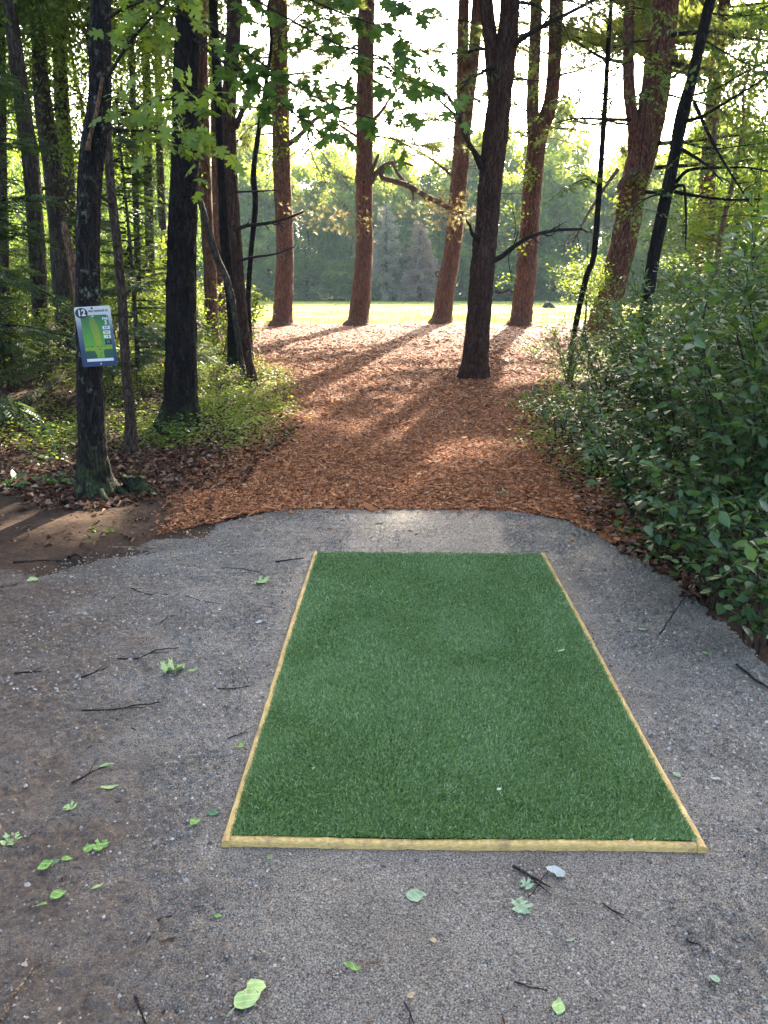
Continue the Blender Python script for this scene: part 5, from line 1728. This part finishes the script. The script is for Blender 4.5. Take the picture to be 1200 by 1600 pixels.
# ------------------------------------------------------------------ fallen leaves
_out = {
    'maple': _mo,
    'oval': [(0, 0), (.05, .13), (.15, .26), (.3, .36), (.45, .37), (.6, .32), (.78, .2), (.9, .1), (1, 0)] + [(.9, -.1), (.78, -.2), (.6, -.32), (.45, -.37), (.3, -.36), (.15, -.26), (.05, -.13)],
    'bean': [(0, 0), (.06, .12), (.2, .24), (.36, .28), (.5, .2), (.62, .18), (.74, .30), (.9, .32), (1.0, .18), (1.02, .0), (.92, -.16), (.74, -.26), (.55, -.3), (.36, -.36), (.2, -.32), (.08, -.18)],
    'narrow': [(0, 0), (.1, .07), (.3, .15), (.55, .17), (.8, .1), (1, 0), (.8, -.1), (.55, -.17), (.3, -.14), (.1, -.07)],
}


def fallen_leaf(name, label, cat, px, py, size_px, shape, m, ang, curl, seed, zoff=0.0, flip=False):
    g = np.random.default_rng(seed)
    b = ground(px, py)
    b[2] = pad_z(b[0], b[1]) + .004 + zoff
    s = size_px / ppm(b) * .95
    outl = np.array(_out[shape]) * (1 + g.normal(0, .04, (len(_out[shape]), 1)))
    cx = np.array([.42, 0])
    V = [(*cx, 0)]
    for f_ in (.5, 1.0):
        V += [(*(cx + (q - cx) * f_), 0) for q in outl]
    V = np.array(V)
    k = len(outl)
    x, y = V[:, 0] - .42, V[:, 1]
    V[:, 2] = curl * (1.3 * y * y + .5 * x * x) + curl * .35 * x * np.sin(3 * x + g.uniform(0, 6)) + .05 * np.abs(y) + g.normal(0, .015 + .03 * curl, len(V))
    V[:, 2] -= V[:, 2].min()
    Fc = [(0, 1 + i, 1 + (i + 1) % k) for i in range(k)]
    Fq = [(1 + i, 1 + k + i, 1 + k + (i + 1) % k, 1 + (i + 1) % k) for i in range(k)]
    V[:, 0] -= .42
    ch = [(V * s, np.array(Fc)), (V * s, np.array(Fq))]
    # petiole
    z0 = V[1 + k][2]
    st = np.array([(-.42, 0, z0), (-.56, .03, z0 * .6 + .01), (-.70, .02, .012)]) * s
    ch += tube(st, np.array([.014, .011, .009]) * s, 4)
    me = raw_mesh(name, ch, M[m], True)
    o = link(name, me)
    o.location = b
    o.rotation_euler = (g.normal(0, .08), g.normal(0, .08), math.radians(ang))
    tag(o, label, cat, 'leaves fallen on the ground')


LV = [
    (386, 1563, 62, 'bean', 'fallen_pale', 55, .35, 'biggest fallen leaf, pale green and wavy, at the bottom left of centre'),
    (548, 1514, 32, 'narrow', 'fallen_green', -20, .6, 'bright green folded leaf near the bottom, below the pad middle'),
    (815, 1420, 34, 'maple', 'fallen_blue', 80, .3, 'bluish lobed leaf below the dark thick stick'),
    (822, 1385, 22, 'maple', 'fallen_blue', 130, .3, 'smaller bluish leaf touching the dark thick stick'),
    (871, 1368, 30, 'bean', 'fallen_white', 150, .7, 'crumpled whitish leaf right of the dark thick stick'),
    (648, 1402, 34, 'oval', 'fallen_blue', 10, .15, 'flat ragged grey-green leaf below the front board, centre'),
    (18, 1313, 32, 'maple', 'fallen_pale', 75, .35, 'pale curled leaf at the left edge'),
    (71, 1358, 28, 'oval', 'fallen_green', 40, .3, 'yellow-green leaf at the left end of a cluster of three'),
    (86, 1351, 20, 'oval', 'fallen_dark', 100, .4, 'dark middle leaf of the cluster of three'),
    (104, 1346, 18, 'oval', 'fallen_green', 20, .25, 'small round leaf at the right end of the cluster of three'),
    (137, 1327, 20, 'oval', 'fallen_green', 110, .35, 'left leaf of a touching pair of bright green leaves'),
    (158, 1326, 26, 'maple', 'fallen_green', 60, .35, 'right leaf of a touching pair of bright green leaves'),
    (90, 1404, 27, 'oval', 'fallen_green', 35, .25, 'single green leaf below the cluster of three'),
    (65, 1419, 18, 'narrow', 'fallen_green', 30, .5, 'small folded leaf just left of a single green leaf'),
    (151, 1390, 22, 'narrow', 'fallen_pale', 50, .6, 'narrow pale folded leaf below the bright green pair'),
    (304, 1290, 20, 'oval', 'fallen_green', 60, .8, 'bright curled leaf left of the pad front corner'),
    (333, 1273, 22, 'oval', 'fallen_dark', 5, .1, 'round dull dark leaf nearest the pad front left corner'),
    (110, 1265, 22, 'maple', 'fallen_pale', 160, .6, 'pale curled leaf above the cluster of three'),
    (169, 1233, 30, 'narrow', 'fallen_pale', 15, .4, 'long pale leaf below the dark stick at left'),
    (165, 1200, 26, 'narrow', 'fallen_pale', 10, .6, 'pale leaf on the end of the dark stick at left'),
    (270, 1050, 36, 'maple', 'fallen_pale', 40, .9, 'crumpled pale lobed leaf left of the pad'),
    (299, 1052, 18, 'narrow', 'fallen_pale', 50, .7, 'small crumpled scrap beside the crumpled lobed leaf'),
    (407, 912, 28, 'maple', 'fallen_pale', 170, .35, 'pale lobed leaf beside the pad back left corner'),
    (405, 974, 13, 'oval', 'fallen_white', 20, .2, 'tiny whitish leaf left of the pad upper half'),
    (80, 957, 12, 'oval', 'fallen_white', 80, .2, 'tiny whitish leaf in the upper left gravel'),
    (50, 908, 20, 'oval', 'fallen_pale', 15, .3, 'pale leaf near the soil edge at the left'),
    (376, 1168, 15, 'maple', 'fallen_green', 100, .5, 'small green leaf close to the pad left board'),
    (421, 1344, 12, 'narrow', 'fallen_green', 50, .6, 'tiny green leaf below the left end of the front board'),
    (340, 1434, 14, 'oval', 'fallen_green', 0, .4, 'tiny green leaf alone in the lower left gravel'),
    (1003, 988, 22, 'narrow', 'fallen_blue', 160, .3, 'bluish leaf right of the pad upper half'),
    (1117, 1534, 18, 'oval', 'fallen_blue', 150, .25, 'small round green leaf in the lower right corner area'),
    (872, 1578, 30, 'oval', 'fallen_pale', 70, .4, 'pale leaf near the bottom edge, right of centre'),
    (890, 1472, 18, 'narrow', 'fallen_blue', 10, .4, 'small dull leaf on the lower right gravel'),
    (1119, 1222, 15, 'oval', 'fallen_white', 150, .3, 'whitish leaf right of the pad lower half'),
    (1058, 1213, 15, 'oval', 'fallen_blue', 140, .2, 'tiny bluish leaf beside the pad right board'),
    (910, 890, 16, 'narrow', 'fallen_tan', 20, .6, 'dry brown leaf right of the pad back right corner'),
    (678, 1472, 12, 'oval', 'fallen_tan', 150, .5, 'tiny tan scrap below the ragged grey-green leaf'),
    (641, 1560, 14, 'oval', 'fallen_tan', 30, .7, 'tan curled scrap at the bottom centre'),
    (1105, 1022, 14, 'narrow', 'fallen_green', 140, .4, 'small olive leaf on the right gravel near the shrubs'),
    (785, 772, 24, 'maple', 'fallen_blue', 150, .5, 'pale grey leaf lying on the wood chips right of centre'),
    (751, 793, 15, 'oval', 'fallen_white', 40, .4, 'whitish scrap at the far gravel edge, right of centre'),
    (548, 785, 15, 'oval', 'fallen_white', 10, .3, 'whitish scrap on the wood chips, left of centre'),
    (273, 871, 10, 'oval', 'fallen_green', 10, .2, 'tiny yellow leaf on the gravel near the soil edge'),
    (985, 1332, 12, 'oval', 'fallen_tan', 60, .3, 'tan leaf against the front board right end'),
]
for i, (px, py, s, sh, m, ang, curl, lab) in enumerate(LV):
    fallen_leaf('fallen_leaf', lab, 'leaf', px, py, s, sh, m, ang, curl, 900 + i, .034 if py == 1332 else 0.0)
for i, (px, py, s, sh, m, ang, lab) in enumerate([(875, 1029, 14, 'narrow', 'fallen_pale', 10, 'small pale leaf lying on the turf, upper right'), (779, 1248, 9, 'oval', 'fallen_white', 20, 'white scrap on the turf, lower right'), (490, 1215, 9, 'narrow', 'fallen_pale', 70, 'tiny pale scrap on the turf, lower left')]):
    fallen_leaf('fallen_leaf', lab, 'leaf', px, py, s, sh, m, ang, .3, 960 + i, .034)

# ------------------------------------------------------------------ the tee sign
SW, SH = .285, .465
ds = float(np.interp(at(150, 526, Ys_)[2], PS[:, 2], RS))
sp = at(150.5, 526, Ys_ - ds - .035)
sign = thing('tee_sign', 'white to blue tee sign number 12 with a green hole map nailed to the birch', 'sign', sp)
sign.rotation_euler = (0, math.radians(-3.2), 0)
M['sign_panel'] = m_gradient('sign print white to blue', 2, -SH / 2, SH / 2, [(0.0, (0.004, 0.024, 0.062)), (0.30, (0.010, 0.034, 0.078)), (0.62, (0.085, 0.10, 0.13)), (0.86, (0.37, 0.37, 0.34)), (1.0, (0.43, 0.42, 0.38))])
M['sign_map'] = m_gradient('sign print map green', 2, -.10, .16, [(0.0, (0.095, 0.25, 0.018)), (0.45, (0.055, 0.19, 0.018)), (1.0, (0.012, 0.085, 0.028))])
M['sign_fairway'] = m_gradient('sign print fairway', 2, -.16, .16, [(0.0, (0.11, 0.25, 0.02)), (0.35, (0.19, 0.24, 0.012)), (1.0, (0.075, 0.14, 0.02))])
M['sign_dark'] = m_plain('sign print dark green', (0.012, 0.055, 0.030), .4)
M['sign_black'] = m_plain('sign print black', (0.008, 0.009, 0.014), .4)
M['sign_white'] = m_plain('sign print white', (0.50, 0.51, 0.49), .4)
M['sign_grey'] = m_plain('sign print grey', (0.33, 0.38, 0.36), .4)
M['sign_red'] = m_plain('sign print red', (0.40, 0.17, 0.11), .4)
M['sign_blue'] = m_plain('sign print slate blue', (0.10, 0.15, 0.26), .4)


def slab(name, poly, y0, y1, mat, parent):
    poly = np.array(poly, float)
    k = len(poly)
    V = [(a, y1, b) for a, b in poly] + [(a, y0, b) for a, b in poly]
    ch = [(np.array(V), np.array([[i, (i + 1) % k, k + (i + 1) % k, k + i] for i in range(k)])), (np.array(V), np.arange(k)[None]), (np.array(V), np.arange(2 * k - 1, k - 1, -1)[None])]
    return link(name, raw_mesh(name, ch, mat), parent)


def rrect(x0, x1, z0, z1, r, n=5):
    pts = []
    for cx, cz, a0 in ((x1 - r, z1 - r, 0), (x0 + r, z1 - r, 90), (x0 + r, z0 + r, 180), (x1 - r, z0 + r, 270)):
        for i in range(n):
            a = math.radians(a0 + 90 * i / (n - 1))
            pts.append((cx + r * math.cos(a), cz + r * math.sin(a)))
    return pts


def disc(cx, cz, rx, rz, n=28):
    return [(cx + rx * math.cos(2 * math.pi * i / n), cz + rz * math.sin(2 * math.pi * i / n)) for i in range(n)]


def words(name, txt, x, z, size, mat, parent, y, align='CENTER', sx=1.0, bold=0.0):
    cu = bpy.data.curves.new(name, 'FONT')
    cu.body = txt
    cu.size = size
    cu.align_x = align
    cu.align_y = 'CENTER'
    cu.extrude = .0003
    cu.offset = bold
    tmp = bpy.data.objects.new(name, cu)
    me = bpy.data.meshes.new_from_object(tmp)
    bpy.data.objects.remove(tmp)
    me.materials.clear()
    me.materials.append(mat)
    o = link(name, me, parent)
    o.location = (x, y, z)
    o.rotation_euler = (math.pi / 2, 0, 0)
    o.scale = (sx, 1, 1)
    return o


hw, hh = SW / 2, SH / 2
panel = slab('panel', rrect(-hw, hw, -hh, hh, .016), -.004, 0, M['sign_panel'], sign)
slab('map_panel', [(-.102, .155), (-.060, .155), (-.056, .166), (.100, .166), (.108, .160), (.118, .154), (.118, -.166), (-.102, -.166)], -.0046, -.004, M['sign_map'], sign)
slab('fairway', [(-.030, .158), (-.012, .160), (.008, .135), (.026, .085), (.034, .03), (.034, -.05), (.036, -.085), (.118, -.085), (.118, -.098), (.055, -.098), (.042, -.105), (.040, -.145), (.045, -.162), (-.012, -.162), (-.008, -.145), (-.026, -.108), (-.102, -.105), (-.102, -.085), (-.010, -.080), (-.012, -.03), (-.030, .05), (-.038, .10)], -.0052, -.0046, M['sign_fairway'], sign)
slab('map_wood', [(-.102, -.108), (-.030, -.110), (-.012, -.145), (-.016, -.166), (-.102, -.166)], -.0054, -.0046, M['sign_dark'], sign)
slab('map_wood', [(.058, -.101), (.118, -.101), (.118, -.166), (.048, -.166), (.044, -.140), (.046, -.110)], -.0054, -.0046, M['sign_dark'], sign)
badge = slab('number_badge', disc(-.088, .185, .050, .040), -.0054, -.0042, M['sign_black'], sign)
words('numeral', '12', -.088, .185, .066, M['sign_white'], badge, -.0058, bold=.002)
words('title_text', 'MILE MARKER 82', .047, .196, .0225, M['sign_black'], sign, -.0046, sx=.93, bold=.0006)
for i, (a, b) in enumerate([(-.03, -.012), (-.008, .016), (.02, .052), (.056, .078)]):
    slab('fine_print', [(a, .176), (b, .176), (b, .170), (a, .170)], -.0044, -.004, M['sign_grey'], sign)
words('par_text', 'PAR', .092, .135, .026, M['sign_white'], sign, -.0052, bold=.0008)
words('par_number', '3', .092, .104, .042, M['sign_white'], sign, -.0052, bold=.0012)
for i, (z, mm) in enumerate([(.066, 'sign_blue'), (.030, 'sign_red'), (-.003, None)]):
    f_ = slab('distance_box', [(.062, z - .012), (.118, z - .012), (.118, z + .012), (.062, z + .012)], -.0054, -.0046, M['sign_white'], sign)
    if mm:
        for q in range(3):
            slab('digit_mark', [(.074 + .012 * q, z - .008), (.083 + .012 * q, z - .008), (.083 + .012 * q, z + .008), (.074 + .012 * q, z + .008)], -.006, -.0054, M[mm], f_)
    else:
        slab('arrow', [(.096, z + .008), (.104, z + .008), (.104, z - .001), (.108, z - .001), (.100, z - .010), (.092, z - .001), (.096, z - .001)], -.006, -.0054, M['sign_black'], f_)
        slab('digit_mark', [(.080, z - .006), (.086, z - .006), (.086, z + .006), (.080, z + .006)], -.006, -.0054, M['sign_grey'], f_)
bx = slab('info_box', [(.066, -.066), (.118, -.066), (.118, -.024), (.066, -.024)], -.0054, -.0046, M['sign_black'], sign)
for z in (-.038, -.046, -.054):
    slab('fine_print', [(.078, z), (.104, z), (.104, z + .004), (.078, z + .004)], -.006, -.0054, M['sign_blue'], bx)
slab('caption_strip', [(-.100, -.192), (.114, -.192), (.114, -.170), (-.100, -.170)], -.0054, -.0042, M['sign_white'], sign)
for i, x in enumerate((-.090, -.075, -.05, -.044, -.036, .0, .01, .032, .060)):
    slab('map_tree', disc(x, -.076 + .002 * math.sin(i), .0045, .0045, 10), -.006, -.0052, M['sign_dark'], sign)
for x, z in ((.018, -.10), (.024, -.128), (.014, -.15)):
    slab('map_marker', disc(x, z, .005, .006, 10), -.006, -.0052, M['sign_dark'], sign)
slab('target_mark', disc(-.004, .158, .010, .004, 10), -.006, -.0052, M['sign_white'], sign)
slab('nail', disc(0, .219, .008, .008, 12), -.008, -.0042, M['sign_black'], sign)
slab('nail', disc(.008, -.212, .006, .006, 12), -.008, -.0042, M['sign_grey'], sign)
# batten that stands the panel off the round trunk
slab('backing_block', [(-.03, .19), (.05, .19), (.05, -.19), (-.03, -.19)], 0.0, .06, M['bark_stem'], sign)

# ------------------------------------------------------------------ sunlit morning air
HAZE = 0.0004
a = NT('morning haze')
pv = a.n("ShaderNodeVolumePrincipled")
pv.inputs["Color"].default_value = (0.58, 0.79, 1.0, 1)
pv.inputs["Density"].default_value = HAZE
pv.inputs["Anisotropy"].default_value = 0.1
a.l(pv.outputs[0], a.out.inputs["Volume"])
hx, y0, y1, z0, z1 = 275.0, -75.0, 435.0, -2.0, 26.0
V = [(-hx, y0, z0), (hx, y0, z0), (hx, y1, z0), (-hx, y1, z0), (-hx, y0, z1), (hx, y0, z1), (hx, y1, z1), (-hx, y1, z1)]
Fq = [(0, 3, 2, 1), (4, 5, 6, 7), (0, 1, 5, 4), (1, 2, 6, 5), (2, 3, 7, 6), (3, 0, 4, 7)]
hz = link('haze', raw_mesh('haze', [(np.array(V), np.array(Fq))], a.m))
hz['kind'] = 'stuff'
